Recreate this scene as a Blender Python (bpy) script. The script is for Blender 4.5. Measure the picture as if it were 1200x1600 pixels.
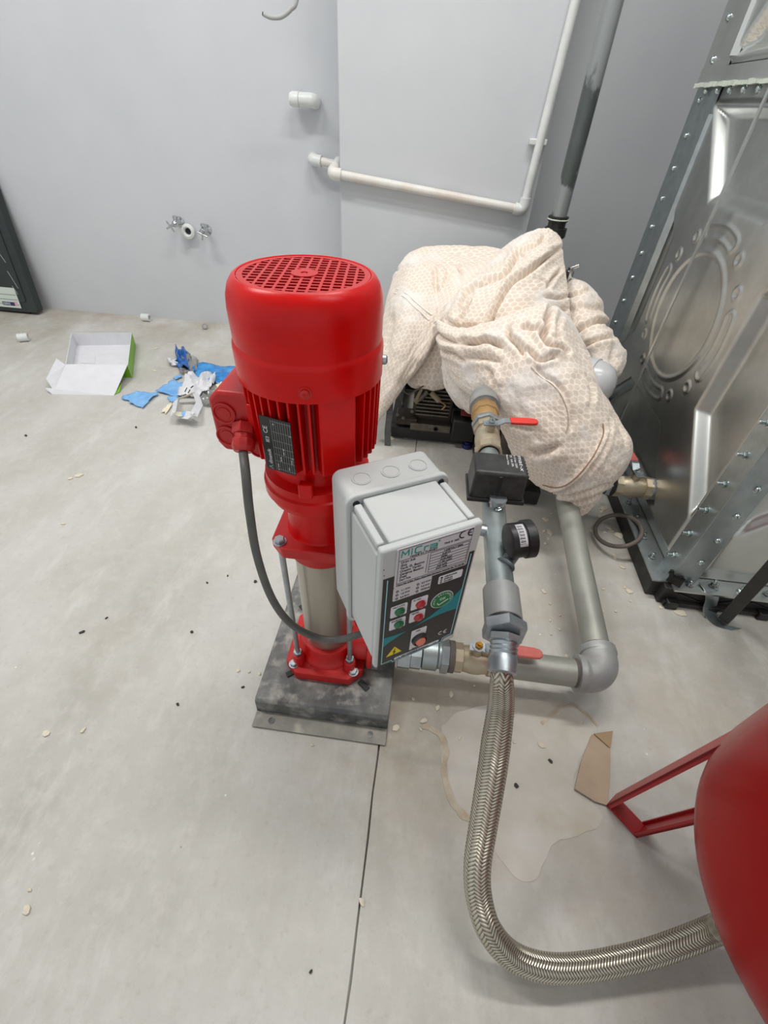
import bpy, math, random
from mathutils import Vector, Matrix, noise
from mathutils.bvhtree import BVHTree
random.seed(7)
PI = math.pi
SC = bpy.context.scene
COL = SC.collection
for o in list(bpy.data.objects):
    bpy.data.objects.remove(o)

# ------------------------------------------------------------------ camera
FPX, CAMH = 704.0, 0.95
def _n(v): return Vector(v).normalized()
_down = _n((-45, 770, FPX)); _f = _n((115, -637, FPX))
_Z = -_down; _Y = (_f - _Z * _f.dot(_Z)).normalized(); _X = _Y.cross(_Z)
EYE = Vector((0, 0, CAMH))
def ray(px, py):
    c = Vector((px - 600, py - 800, FPX))
    return Vector((_X.dot(c), _Y.dot(c), _Z.dot(c)))
def onz(px, py, z=0.0):
    d = ray(px, py); return EYE + d * ((z - CAMH) / d.z)
def ony(px, py, y):
    d = ray(px, py); return EYE + d * (y / d.y)
def onx(px, py, x):
    d = ray(px, py); return EYE + d * (x / d.x)
cd = bpy.data.cameras.new('camera'); cam = bpy.data.objects.new('camera', cd); COL.objects.link(cam)
cd.sensor_fit = 'VERTICAL'; cd.sensor_height = 36.0; cd.lens = FPX / 1600 * 36.0
cd.clip_start = 0.01; cd.clip_end = 60
right = Vector((_X.x, _Y.x, _Z.x)); up = -Vector((_X.y, _Y.y, _Z.y)); back = -Vector((_X.z, _Y.z, _Z.z))
M = Matrix((right, up, back)).transposed().to_4x4(); M.translation = EYE
cam.matrix_world = M
SC.camera = cam

# ------------------------------------------------------------------ light
EXPOSURE = 0.22
SC.view_settings.view_transform = 'Standard'
SC.view_settings.look = 'None'
SC.view_settings.exposure = EXPOSURE
SC.view_settings.gamma = 1.0
SC.view_settings.use_curve_mapping = False
wd = bpy.data.worlds.new('World'); SC.world = wd; wd.use_nodes = True
bg = wd.node_tree.nodes['Background']; bg.inputs[0].default_value = (0.93, 0.97, 1.0, 1); bg.inputs[1].default_value = 0.62
CEIL = 3.0
LAMPS = [(-1.7, 1.0, 32), (0.2, 1.2, 27), (0.95, 0.20, 10)]
for i, (lx, ly, pw) in enumerate(LAMPS):
    ld = bpy.data.lights.new('ceiling_tube_light', 'AREA'); ld.shape = 'RECTANGLE'; ld.size = 1.2; ld.size_y = 0.16
    ld.energy = pw; ld.color = (1.0, 0.985, 0.96)
    lo = bpy.data.objects.new('ceiling_tube_light', ld); COL.objects.link(lo); lo.location = (lx, ly, CEIL - 0.09)

# ------------------------------------------------------------------ helpers
def lin(c):
    def f(v):
        v /= 255.0
        return v / 12.92 if v <= 0.04045 else ((v + 0.055) / 1.055) ** 2.4
    return (f(c[0]), f(c[1]), f(c[2]), 1.0)
MATS = {}
def mat(name, c1, rough=0.5, metal=0.0, c2=None, nscale=8.0, ramp=(0.35, 0.7), bump=0.0, bscale=60.0, detail=6.0,
        coat=0.0, c3=None, n3=3.0, r3=(0.55, 0.7), rough2=None, stretch=None, spec=0.5, trans=0.0):
    if name in MATS: return MATS[name]
    m = bpy.data.materials.new(name); m.use_nodes = True
    nt = m.node_tree; N = nt.nodes; L = nt.links
    b = N['Principled BSDF']
    b.inputs['Roughness'].default_value = rough; b.inputs['Metallic'].default_value = metal
    b.inputs['Coat Weight'].default_value = coat; b.inputs['Coat Roughness'].default_value = 0.12
    b.inputs['Specular IOR Level'].default_value = spec
    b.inputs['Transmission Weight'].default_value = trans
    b.inputs['Base Color'].default_value = lin(c1)
    tc = N.new('ShaderNodeTexCoord')
    vec = tc.outputs['Object']
    if stretch:
        mp = N.new('ShaderNodeMapping'); mp.inputs['Scale'].default_value = stretch
        L.new(vec, mp.inputs['Vector']); vec = mp.outputs['Vector']
    if c2:
        nz = N.new('ShaderNodeTexNoise'); nz.inputs['Scale'].default_value = nscale; nz.inputs['Detail'].default_value = detail
        nz.inputs['Roughness'].default_value = 0.65
        L.new(vec, nz.inputs['Vector'])
        rp = N.new('ShaderNodeValToRGB'); rp.color_ramp.elements[0].position = ramp[0]; rp.color_ramp.elements[1].position = ramp[1]
        rp.color_ramp.elements[0].color = lin(c1); rp.color_ramp.elements[1].color = lin(c2)
        L.new(nz.outputs['Fac'], rp.inputs['Fac'])
        out = rp.outputs['Color']
        if c3:
            n2 = N.new('ShaderNodeTexNoise'); n2.inputs['Scale'].default_value = n3; n2.inputs['Detail'].default_value = 8
            L.new(vec, n2.inputs['Vector'])
            mr = N.new('ShaderNodeMapRange'); mr.inputs[1].default_value = r3[0]; mr.inputs[2].default_value = r3[1]
            L.new(n2.outputs['Fac'], mr.inputs[0])
            mx = N.new('ShaderNodeMix'); mx.data_type = 'RGBA'
            L.new(mr.outputs[0], mx.inputs[0]); L.new(out, mx.inputs[6]); mx.inputs[7].default_value = lin(c3)
            out = mx.outputs[2]
        L.new(out, b.inputs['Base Color'])
        if rough2 is not None:
            mr2 = N.new('ShaderNodeMapRange'); mr2.inputs[3].default_value = rough; mr2.inputs[4].default_value = rough2
            L.new(nz.outputs['Fac'], mr2.inputs[0]); L.new(mr2.outputs[0], b.inputs['Roughness'])
    if bump:
        nb = N.new('ShaderNodeTexNoise'); nb.inputs['Scale'].default_value = bscale; nb.inputs['Detail'].default_value = 5
        L.new(vec, nb.inputs['Vector'])
        bp = N.new('ShaderNodeBump'); bp.inputs['Strength'].default_value = bump; bp.inputs['Distance'].default_value = 0.004
        L.new(nb.outputs['Fac'], bp.inputs['Height']); L.new(bp.outputs['Normal'], b.inputs['Normal'])
    MATS[name] = m
    return m

class MB:
    """collects geometry for one mesh"""
    def __init__(s): s.v = []; s.f = []
    def add(s, verts, faces):
        k = len(s.v); s.v += [Vector(p) for p in verts]; s.f += [tuple(i + k for i in f) for f in faces]; return s
    def box(s, c, size, rot=None):
        c = Vector(c); hx, hy, hz = (a / 2 for a in size)
        P = [Vector((x, y, z)) for z in (-hz, hz) for y in (-hy, hy) for x in (-hx, hx)]
        if rot is not None: P = [rot @ p for p in P]
        return s.add([c + p for p in P], [(0, 2, 3, 1), (4, 5, 7, 6), (0, 1, 5, 4), (2, 6, 7, 3), (0, 4, 6, 2), (1, 3, 7, 5)])
    def slab(s, quad, t, flip=False):
        """thick plate from a flat polygon of 3D points"""
        q = [Vector(p) for p in quad]; n = (q[1] - q[0]).cross(q[2] - q[0]).normalized() * t
        m = len(q)
        return s.add(q + [p - n for p in q], [tuple(range(m)), tuple(range(2 * m - 1, m - 1, -1))] +
                     [(i, i + m, (i + 1) % m + m, (i + 1) % m) for i in range(m)])
    def lathe(s, o, axis, prof, seg=32, closed=False):
        """profile (r, h) revolved about an axis from o"""
        o = Vector(o); a = Vector(axis).normalized()
        t = Vector((1, 0, 0)) if abs(a.x) < 0.9 else Vector((0, 1, 0))
        e1 = a.cross(t).normalized(); e2 = a.cross(e1)
        V = []; Fc = []
        for r, h in prof:
            for i in range(seg):
                w = 2 * PI * i / seg
                V.append(o + a * h + (e1 * math.cos(w) + e2 * math.sin(w)) * r)
        n = len(prof)
        for j in range(n - 1):
            for i in range(seg):
                i2 = (i + 1) % seg
                Fc.append((j * seg + i, j * seg + i2, (j + 1) * seg + i2, (j + 1) * seg + i))
        if closed:
            for i in range(seg):
                i2 = (i + 1) % seg
                Fc.append(((n - 1) * seg + i, (n - 1) * seg + i2, i2, i))
        else:
            if prof[0][0] > 1e-6: Fc.append(tuple(reversed(range(seg))))
            if prof[-1][0] > 1e-6: Fc.append(tuple((n - 1) * seg + i for i in range(seg)))
        return s.add(V, Fc)
    def cyl(s, p0, p1, r, r1=None, seg=24, ch=0.0):
        p0 = Vector(p0); p1 = Vector(p1); h = (p1 - p0).length; r1 = r if r1 is None else r1
        prof = [(r, 0), (r1, h)] if not ch else [(r - ch, 0), (r, ch), (r1, h - ch), (r1 - ch, h)]
        return s.lathe(p0, p1 - p0, prof, seg)
    def hexn(s, p0, p1, r, ch=0.0015): return s.cyl(p0, p1, r, seg=6, ch=ch)
    def tube(s, path, r, seg=12, cap=True):
        path = [Vector(p) for p in path]; n = len(path)
        rr = r if isinstance(r, (list, tuple)) else [r] * n
        T = [(path[min(i + 1, n - 1)] - path[max(i - 1, 0)]).normalized() for i in range(n)]
        t = Vector((0, 0, 1)) if abs(T[0].z) < 0.9 else Vector((1, 0, 0))
        e = T[0].cross(t).normalized(); V = []; Fc = []
        for i in range(n):
            e = (e - T[i] * e.dot(T[i])).normalized(); g = T[i].cross(e)
            for k in range(seg):
                w = 2 * PI * k / seg
                V.append(path[i] + (e * math.cos(w) + g * math.sin(w)) * rr[i])
        for i in range(n - 1):
            for k in range(seg):
                k2 = (k + 1) % seg
                Fc.append((i * seg + k, i * seg + k2, (i + 1) * seg + k2, (i + 1) * seg + k))
        if cap:
            Fc.append(tuple(reversed(range(seg)))); Fc.append(tuple((n - 1) * seg + k for k in range(seg)))
        return s.add(V, Fc)
    def prism(s, poly, o, u, v, w):
        """2D polygon in u,v extruded along w (a vector)"""
        o = Vector(o); u = Vector(u); v = Vector(v); w = Vector(w); m = len(poly)
        P = [o + u * a + v * b for a, b in poly]
        return s.add(P + [p + w for p in P], [tuple(reversed(range(m))), tuple(range(m, 2 * m))] +
                     [(i, (i + 1) % m, (i + 1) % m + m, i + m) for i in range(m)])
    def build(s, name, m, parent=None, ang=40, bevel=0.0, label=None, smooth=True, solid=0.0, bseg=2):
        me = bpy.data.meshes.new(name); me.from_pydata([tuple(p) for p in s.v], [], s.f); me.validate()
        import bmesh
        bm = bmesh.new(); bm.from_mesh(me); bmesh.ops.recalc_face_normals(bm, faces=bm.faces); bm.to_mesh(me); bm.free()
        if smooth:
            me.polygons.foreach_set('use_smooth', [True] * len(me.polygons)); me.set_sharp_from_angle(angle=math.radians(ang))
        me.materials.append(m)
        o = bpy.data.objects.new(name, me); COL.objects.link(o); put(o, parent)
        if solid:
            q = o.modifiers.new('thickness', 'SOLIDIFY'); q.thickness = solid; q.offset = 0
        if bevel:
            q = o.modifiers.new('bevel', 'BEVEL'); q.width = bevel; q.segments = bseg; q.limit_method = 'ANGLE'; q.angle_limit = math.radians(35); q.harden_normals = False
        if label: o['label'] = label
        return o
WORLD = {}
def put(o, parent, world=None):
    if parent is not None:
        o.parent = parent
        o.matrix_parent_inverse = WORLD.get(parent.name, Matrix.Identity(4)).inverted()
    if world is not None:
        o.matrix_basis = world; WORLD[o.name] = world
def thing(name, loc, label, cat, group=None):
    o = bpy.data.objects.new(name, None); COL.objects.link(o); o.empty_display_size = 0.05
    put(o, None, Matrix.Translation(Vector(loc)))
    return tag(o, label, cat, group)
def tag(o, label, cat, group=None):
    o['label'] = label; o['category'] = cat
    if group: o['group'] = group
    return o
def struct(o): o['kind'] = 'structure'; return o
def inst(src, name, parent, p, axis=(0, 0, 1), spin=0.0):
    o = bpy.data.objects.new(name, src.data if hasattr(src, 'data') else src); COL.objects.link(o)
    a = Vector(axis).normalized()
    put(o, parent, Matrix.Translation(Vector(p)) @ a.to_track_quat('Z', 'Y').to_matrix().to_4x4() @ Matrix.Rotation(spin, 4, 'Z'))
    return o
def meshdata(mb, name, m, ang=40):
    o = mb.build(name, m, None, ang); me = o.data; bpy.data.objects.remove(o); return me
def spline(pts, n=8):
    pts = [Vector(p) for p in pts]; out = []
    P = [pts[0] * 2 - pts[1]] + pts + [pts[-1] * 2 - pts[-2]]
    for i in range(1, len(P) - 2):
        for k in range(n):
            t = k / n; a, b, c, d = P[i - 1], P[i], P[i + 1], P[i + 2]
            out.append(0.5 * ((2 * b) + (c - a) * t + (2 * a - 5 * b + 4 * c - d) * t * t + (-a + 3 * b - 3 * c + d) * t ** 3))
    out.append(pts[-1]); return out
TEXTS = []
def text(s, parent, o, u, v, size, m, name='lettering', align='LEFT', shear=0.0, width=None, ext=0.0002):
    """lettering lying on a surface: origin o, reading direction u, up direction v"""
    cu = bpy.data.curves.new(name, 'FONT'); cu.body = s; cu.size = size; cu.extrude = ext; cu.align_x = align; cu.shear = shear; cu.resolution_u = 2
    ob = bpy.data.objects.new(name, cu); COL.objects.link(ob)
    u = Vector(u).normalized(); v = Vector(v).normalized(); w = u.cross(v)
    mx = Matrix((u, v, w)).transposed().to_4x4(); mx.translation = Vector(o) + w * ext
    ob.matrix_basis = mx
    TEXTS.append((ob, name, parent, m, mx, width))
def finish_texts():
    bpy.context.view_layer.update(); dg = bpy.context.evaluated_depsgraph_get()
    for ob, name, parent, m, mx, width in TEXTS:
        me = bpy.data.meshes.new_from_object(ob.evaluated_get(dg))
        if width:
            xs = [q.co.x for q in me.vertices]
            if xs:
                k = width / max(1e-6, max(xs) - min(xs))
                for q in me.vertices: q.co.x *= k
        for q in me.vertices: q.co = mx @ q.co
        me.materials.clear(); me.materials.append(m)
        cu = ob.data; bpy.data.objects.remove(ob); bpy.data.curves.remove(cu)
        o = bpy.data.objects.new(name, me); COL.objects.link(o); put(o, parent)

# ------------------------------------------------------------------ materials
m_wall = mat('wall_paint', (206, 208, 211), 0.62, c2=(199, 202, 206), nscale=2.2, bump=0.05, bscale=140)
m_ceil = mat('ceiling_paint', (225, 225, 223), 0.8, c2=(215, 215, 213))
m_red = mat('red_paint', (214, 5, 4), 0.30, c2=(200, 4, 4), nscale=30, bump=0.03, bscale=300, coat=0.0, spec=0.3, c3=(160, 18, 16), n3=9, r3=(0.62, 0.8))
m_red_dusty = mat('red_paint_dusty', (194, 12, 12), 0.42, c2=(178, 44, 44), nscale=14, ramp=(0.45, 0.8), bump=0.03, bscale=260, coat=0.1)
m_red_tank = mat('red_vessel_paint', (150, 0, 1), 0.27, c2=(142, 0, 1), nscale=9, coat=0.0, spec=0.18)
m_red_leg = mat('red_leg_paint', (166, 10, 18), 0.34, c2=(154, 18, 26), nscale=20)
m_grip = mat('red_lever_sleeve', (222, 52, 40), 0.42, c2=(205, 66, 54), nscale=40)
m_grip2 = mat('faded_red_lever_sleeve', (196, 92, 84), 0.5, c2=(205, 110, 100), nscale=40)
m_steel = mat('brushed_stainless', (196, 190, 178), 0.28, 1.0, c2=(176, 170, 160), nscale=12, stretch=(1, 1, 0.05), rough2=0.4)
m_zinc = mat('zinc_plate', (190, 196, 200), 0.33, 1.0, c2=(160, 168, 174), nscale=25, rough2=0.5)
m_bolt = mat('bright_zinc_bolt', (205, 214, 214), 0.22, 1.0, c2=(170, 182, 180), nscale=60)
m_bolt_d = mat('dark_bolt', (60, 60, 58), 0.5, 0.9)
m_galv = mat('galvanised_sheet', (206, 208, 206), 0.3, 1.0, c2=(176, 178, 174), nscale=5, rough2=0.42, bump=0.04, bscale=9, c3=(170, 150, 122), n3=2.5, r3=(0.64, 1.0))
m_galv2 = mat('galvanised_angle', (186, 194, 196), 0.38, 1.0, c2=(164, 172, 173), nscale=22, rough2=0.5)
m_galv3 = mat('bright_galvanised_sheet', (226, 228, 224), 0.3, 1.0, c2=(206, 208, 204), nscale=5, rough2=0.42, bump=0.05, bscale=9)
m_pipe = mat('dusty_galvanised_pipe', (146, 148, 140), 0.5, 0.45, c2=(166, 166, 158), nscale=7, ramp=(0.3, 0.7), bump=0.08, bscale=120)
m_pipe2 = mat('clear_galvanised_pipe', (150, 160, 160), 0.36, 0.85, c2=(178, 186, 186), nscale=14, rough2=0.5)
m_cast = mat('grey_cast_fitting', (150, 152, 152), 0.48, 0.4, c2=(172, 172, 170), nscale=18, bump=0.1, bscale=90)
m_brass = mat('dull_nickel_brass', (196, 186, 164), 0.4, 0.75, c2=(176, 160, 134), nscale=16, rough2=0.55)
m_bronze = mat('tan_brass_union', (186, 152, 104), 0.45, 0.55, c2=(170, 134, 90), nscale=20)
m_gold = mat('brass_nut', (190, 140, 60), 0.35, 0.9)
m_rubber = mat('black_rubber', (34, 34, 33), 0.6)
m_gasket = mat('grey_brown_gasket', (92, 84, 78), 0.6, c2=(112, 102, 94), nscale=30)
m_cable = mat('grey_cable_sheath', (86, 86, 84), 0.5, c2=(98, 97, 94), nscale=40)
m_black = mat('black_plastic', (26, 26, 27), 0.42, c2=(52, 52, 52), nscale=14, ramp=(0.5, 0.85))
m_black_top = mat('dusty_black_plastic', (36, 36, 36), 0.45, c2=(84, 84, 82), nscale=16, ramp=(0.45, 0.8))
m_blackmetal = mat('black_painted_steel', (34, 33, 32), 0.55, c2=(60, 58, 54), nscale=20, ramp=(0.45, 0.8))
m_plate = mat('dusty_dark_steel_plate', (78, 79, 80), 0.40, 0.3, c2=(126, 126, 122), nscale=11, ramp=(0.38, 0.62), c3=(172, 168, 160), n3=34, r3=(0.50, 0.74), rough2=0.7, bump=0.06, bscale=60)
m_plate_edge = mat('dusty_plate_flange', (120, 118, 112), 0.55, 0.2, c2=(152, 148, 138), nscale=18, c3=(176, 170, 156), n3=24, r3=(0.56, 0.7), bump=0.1, bscale=90)
m_grey = mat('light_grey_enclosure', (196, 199, 198), 0.5, c2=(188, 191, 190), nscale=5, bump=0.05, bscale=500)
m_dark = mat('dark_hole', (40, 42, 46), 0.8)
m_int = mat('dark_red_interior', (70, 8, 10), 0.7)
m_white = mat('white_plastic_pipe', (226, 228, 226), 0.35, c2=(212, 214, 212), nscale=20)
m_white_stain = mat('stained_white_pipe', (222, 220, 214), 0.4, c2=(212, 196, 184), nscale=9, ramp=(0.45, 0.75))
m_chrome = mat('chrome', (200, 202, 204), 0.14, 1.0)
m_paperwhite = mat('white_print', (224, 222, 226), 0.5)
m_sticker = mat('pale_sticker', (206, 202, 206), 0.42)
m_ink = mat('black_ink', (32, 32, 36), 0.6)
m_panelblack = mat('black_panel_film', (42, 40, 40), 0.35)
m_teal = mat('teal_print', (0, 132, 140), 0.4)
m_tealtext = mat('teal_lettering', (20, 150, 138), 0.4)
m_cyanline = mat('pale_cyan_line', (150, 205, 212), 0.4)
m_green = mat('green_indicator', (20, 104, 62), 0.25, coat=0.4)
m_greenst = mat('green_sticker', (24, 120, 66), 0.4)
m_redind = mat('red_indicator', (176, 30, 40), 0.22, coat=0.4)
m_pink = mat('salmon_rocker', (226, 134, 112), 0.35)
m_yellow = mat('warning_yellow', (232, 208, 30), 0.45)
m_blueink = mat('blue_print', (40, 90, 190), 0.5)
m_seal = mat('white_sealant', (214, 222, 208), 0.6, c2=(190, 198, 186), nscale=40)
m_chip = mat('plaster_chip', (220, 212, 192), 0.8, c2=(206, 196, 176), nscale=30)
m_crumb = mat('dark_crumb', (58, 56, 54), 0.8)
m_cardboard = mat('brown_cardboard', (180, 160, 138), 0.75, c2=(166, 146, 124), nscale=12, bump=0.06, bscale=80)
m_residue = mat('brown_glue_residue', (172, 154, 130), 0.8, c2=(196, 184, 166), nscale=26, ramp=(0.3, 0.6))
m_cement = mat('cement_smear', (190, 184, 172), 0.7, c2=(206, 202, 194), nscale=7, ramp=(0.35, 0.65), c3=(186, 172, 148), n3=6, r3=(0.58, 0.75), bump=0.1, bscale=40)
m_cartonw = mat('white_carton_lining', (222, 222, 226), 0.7, c2=(214, 214, 219), nscale=20)
m_cartong = mat('green_carton_print', (122, 182, 30), 0.45, c2=(112, 172, 26), nscale=12)
m_wrapblue = mat('blue_plastic_wrapper', (30, 120, 196), 0.22, c2=(70, 160, 220), nscale=24, ramp=(0.4, 0.65), coat=0.4)
m_wrapdark = mat('deep_blue_foil', (14, 84, 168), 0.2, c2=(30, 110, 190), nscale=30, coat=0.4)
m_paperblue = mat('blue_printed_paper', (104, 164, 224), 0.5, c2=(140, 190, 232), nscale=20)
m_paper = mat('crumpled_white_paper', (224, 224, 228), 0.65, c2=(210, 211, 216), nscale=18)
m_creamp = mat('cream_card', (232, 224, 200), 0.6)
m_tealwrap = mat('teal_film', (30, 150, 158), 0.3)
m_clear = mat('clear_film', (214, 216, 214), 0.12, trans=0.75)
m_case = mat('dark_green_case', (38, 46, 46), 0.38, c2=(50, 58, 57), nscale=6)
m_engine = mat('oily_dark_engine', (58, 52, 46), 0.5, 0.5, c2=(84, 74, 62), nscale=25)
m_engine2 = mat('aluminium_casting', (120, 114, 104), 0.5, 0.6, c2=(90, 84, 76), nscale=30)
m_wire = mat('pale_wire_sleeve', (150, 140, 112), 0.6)
m_canister = mat('pale_grey_enamel', (196, 198, 200), 0.25, c2=(186, 188, 190), nscale=10, coat=0.3)
m_riser = mat('spattered_riser_pipe', (104, 110, 108), 0.4, 0.6, c2=(88, 94, 92), nscale=10, c3=(158, 162, 162), n3=7, r3=(0.53, 0.57), stretch=(1.5, 1.5, 0.7))
m_lampwhite = mat('lamp_housing', (232, 232, 230), 0.5)

def floor_material():
    m = bpy.data.materials.new('concrete_floor'); m.use_nodes = True; nt = m.node_tree; N = nt.nodes; L = nt.links
    b = N['Principled BSDF']; tc = N.new('ShaderNodeTexCoord')
    def nz(sc, det, rough=0.6, st=None):
        n = N.new('ShaderNodeTexNoise'); n.inputs['Scale'].default_value = sc; n.inputs['Detail'].default_value = det; n.inputs['Roughness'].default_value = rough
        v = tc.outputs['Object']
        if st:
            mp = N.new('ShaderNodeMapping'); mp.inputs['Scale'].default_value = st; mp.inputs['Rotation'].default_value = (0, 0, 0.6)
            L.new(v, mp.inputs['Vector']); v = mp.outputs['Vector']
        L.new(v, n.inputs['Vector']); return n.outputs['Fac']
    def ramp(fac, stops):
        r = N.new('ShaderNodeValToRGB'); e = r.color_ramp.elements
        while len(e) < len(stops): e.new(0.5)
        for q, (p, c) in zip(e, stops): q.position = p; q.color = lin(c)
        L.new(fac, r.inputs['Fac']); return r.outputs['Color']
    def mr(fac, a, b_, lo=0.0, hi=1.0):
        r = N.new('ShaderNodeMapRange'); r.inputs[1].default_value = a; r.inputs[2].default_value = b_; r.inputs[3].default_value = lo; r.inputs[4].default_value = hi
        L.new(fac, r.inputs[0]); return r.outputs[0]
    def mix(fac, a, c):
        x = N.new('ShaderNodeMix'); x.data_type = 'RGBA'; L.new(fac, x.inputs[0]); L.new(a, x.inputs[6])
        if isinstance(c, tuple): x.inputs[7].default_value = lin(c)
        else: L.new(c, x.inputs[7])
        return x.outputs[2]
    base = ramp(nz(2.2, 8, 0.62, (1, 0.55, 1)), [(0.28, (162, 158, 149)), (0.42, (184, 181, 173)), (0.55, (194, 192, 186)), (0.75, (207, 206, 203))])
    base = mix(mr(nz(26, 8, 0.7), 0.48, 0.75, 0, 0.6), base, (208, 205, 199))
    base = mix(mr(nz(70, 6, 0.7), 0.55, 0.75, 0, 0.5), base, (166, 161, 151))
    base = mix(mr(nz(5, 7, 0.7, (1.6, 0.5, 1)), 0.54, 0.70, 0, 0.6), base, (214, 213, 209))
    base = mix(mr(nz(3.3, 6, 0.6), 0.6, 0.75, 0, 0.4), base, (168, 158, 143))
    vo = N.new('ShaderNodeTexVoronoi'); vo.inputs['Scale'].default_value = 26; L.new(tc.outputs['Object'], vo.inputs['Vector'])
    sp = mr(vo.outputs['Distance'], 0.05, 0.075, 1, 0)
    k = N.new('ShaderNodeMath'); k.operation = 'MULTIPLY'; L.new(sp, k.inputs[0]); L.new(mr(nz(3.7, 2), 0.6, 0.62), k.inputs[1])
    base = mix(k.outputs[0], base, (228, 226, 220))
    v2 = N.new('ShaderNodeTexVoronoi'); v2.inputs['Scale'].default_value = 31; L.new(tc.outputs['Object'], v2.inputs['Vector'])
    k2 = N.new('ShaderNodeMath'); k2.operation = 'MULTIPLY'; L.new(mr(v2.outputs['Distance'], 0.03, 0.055, 1, 0), k2.inputs[0]); L.new(mr(nz(4.9, 2), 0.62, 0.64, 0, 0.8), k2.inputs[1])
    base = mix(k2.outputs[0], base, (104, 101, 96))
    sxyz = N.new('ShaderNodeSeparateXYZ'); L.new(tc.outputs['Object'], sxyz.inputs[0])
    def mt(op, a, c):
        q = N.new('ShaderNodeMath'); q.operation = op
        for i, w_ in enumerate((a, c)):
            if isinstance(w_, (int, float)): q.inputs[i].default_value = w_
            else: L.new(w_, q.inputs[i])
        return q.outputs[0]
    def blob(x, y, r0, r1):
        dn = N.new('ShaderNodeVectorMath'); dn.operation = 'DISTANCE'; L.new(tc.outputs['Object'], dn.inputs[0]); dn.inputs[1].default_value = (x, y, 0)
        return mr(dn.outputs['Value'], r0, r1, 1, 0)
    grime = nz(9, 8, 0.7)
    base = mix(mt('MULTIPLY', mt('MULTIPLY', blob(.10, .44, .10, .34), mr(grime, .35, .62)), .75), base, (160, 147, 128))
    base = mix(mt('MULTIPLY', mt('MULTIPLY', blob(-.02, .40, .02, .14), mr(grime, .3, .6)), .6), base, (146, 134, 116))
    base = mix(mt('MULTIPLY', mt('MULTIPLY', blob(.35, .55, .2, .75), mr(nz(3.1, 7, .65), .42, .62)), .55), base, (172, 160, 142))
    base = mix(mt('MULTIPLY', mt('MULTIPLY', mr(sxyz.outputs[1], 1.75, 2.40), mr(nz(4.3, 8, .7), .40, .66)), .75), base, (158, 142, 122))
    L.new(base, b.inputs['Base Color'])
    L.new(mr(nz(4, 5), 0.35, 0.7, 0.42, 0.7), b.inputs['Roughness'])
    bp = N.new('ShaderNodeBump'); bp.inputs['Strength'].default_value = 0.32; bp.inputs['Distance'].default_value = 0.004
    L.new(nz(38, 8, 0.7), bp.inputs['Height']); L.new(bp.outputs['Normal'], b.inputs['Normal'])
    return m
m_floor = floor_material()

# ------------------------------------------------------------------ room shell
XL, XR, YF, YB = -3.2, 3.2, -3.0, 2.42
def floor():
    mb = MB(); n = 90
    ys = [YF + (YB + 0.02 - YF) * i / n for i in range(n + 1)]
    ed = []
    for y in ys:
        j = 0.0022 * noise.noise(Vector((0, y * 13, 3))) + 0.004 * noise.noise(Vector((0, y * 2.3, 9)))
        w = 0.0018 + 0.0012 * noise.noise(Vector((4, y * 17, 1)))
        ed.append((-0.011 + 0.0015 * (y - 0.3) + j, max(0.0009, w), y))
    for i in range(n):
        (c0, w0, y0), (c1, w1, y1) = ed[i], ed[i + 1]
        pr = [(XL - .1, 0), (None, 0), ('l', 0), ('l', -.012), ('r', -.012), ('r', 0), (XR + .1, 0)]
        a = [(XL - .1, y0, 0), (c0 - w0, y0, 0), (c0 - w0, y0, -.012), (c0 + w0, y0, -.012), (c0 + w0, y0, 0), (XR + .1, y0, 0)]
        b = [(XL - .1, y1, 0), (c1 - w1, y1, 0), (c1 - w1, y1, -.012), (c1 + w1, y1, -.012), (c1 + w1, y1, 0), (XR + .1, y1, 0)]
        mb.add(a + b, [(k, k + 1, k + 7, k + 6) for k in range(5)])
    me = bpy.data.meshes.new('floor'); me.from_pydata([tuple(p) for p in mb.v], [], mb.f)
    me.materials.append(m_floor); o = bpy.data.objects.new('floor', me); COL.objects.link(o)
    q = o.modifiers.new('weld', 'WELD'); q.merge_threshold = 1e-5
    return o
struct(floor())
w = struct(MB().box((0, YB + .1, 1.5), (6.8, .2, 3.0)).build('wall_back', m_wall))
struct(MB().box((-0.0465, 2.315, 1.5), (.777, .23, 3.0)).build('wall_pier', m_wall, bevel=.004))
struct(MB().box((XL - .1, 1.75, 1.5), (.2, 1.7, 3.0)).build('wall_left', m_wall))
struct(MB().box((XR + .1, -.3, 1.5), (.2, 5.8, 3.0)).build('wall_right', m_wall))
struct(MB().box((0, -.3, CEIL + .1), (6.8, 5.8, .2)).build('ceiling', m_ceil))
for i, (lx, ly, pw) in enumerate(LAMPS):
    t = thing('ceiling_lamp', (lx, ly, CEIL), ['tube lamp on the ceiling at the left of the room', 'tube lamp on the ceiling above the quilt', 'tube lamp on the ceiling above the red vessel'][i], 'lamp', 'ceiling tube lamps')
    MB().box((lx, ly, CEIL - .03), (1.26, .2, .06)).build('housing', m_lampwhite, t)

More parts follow.
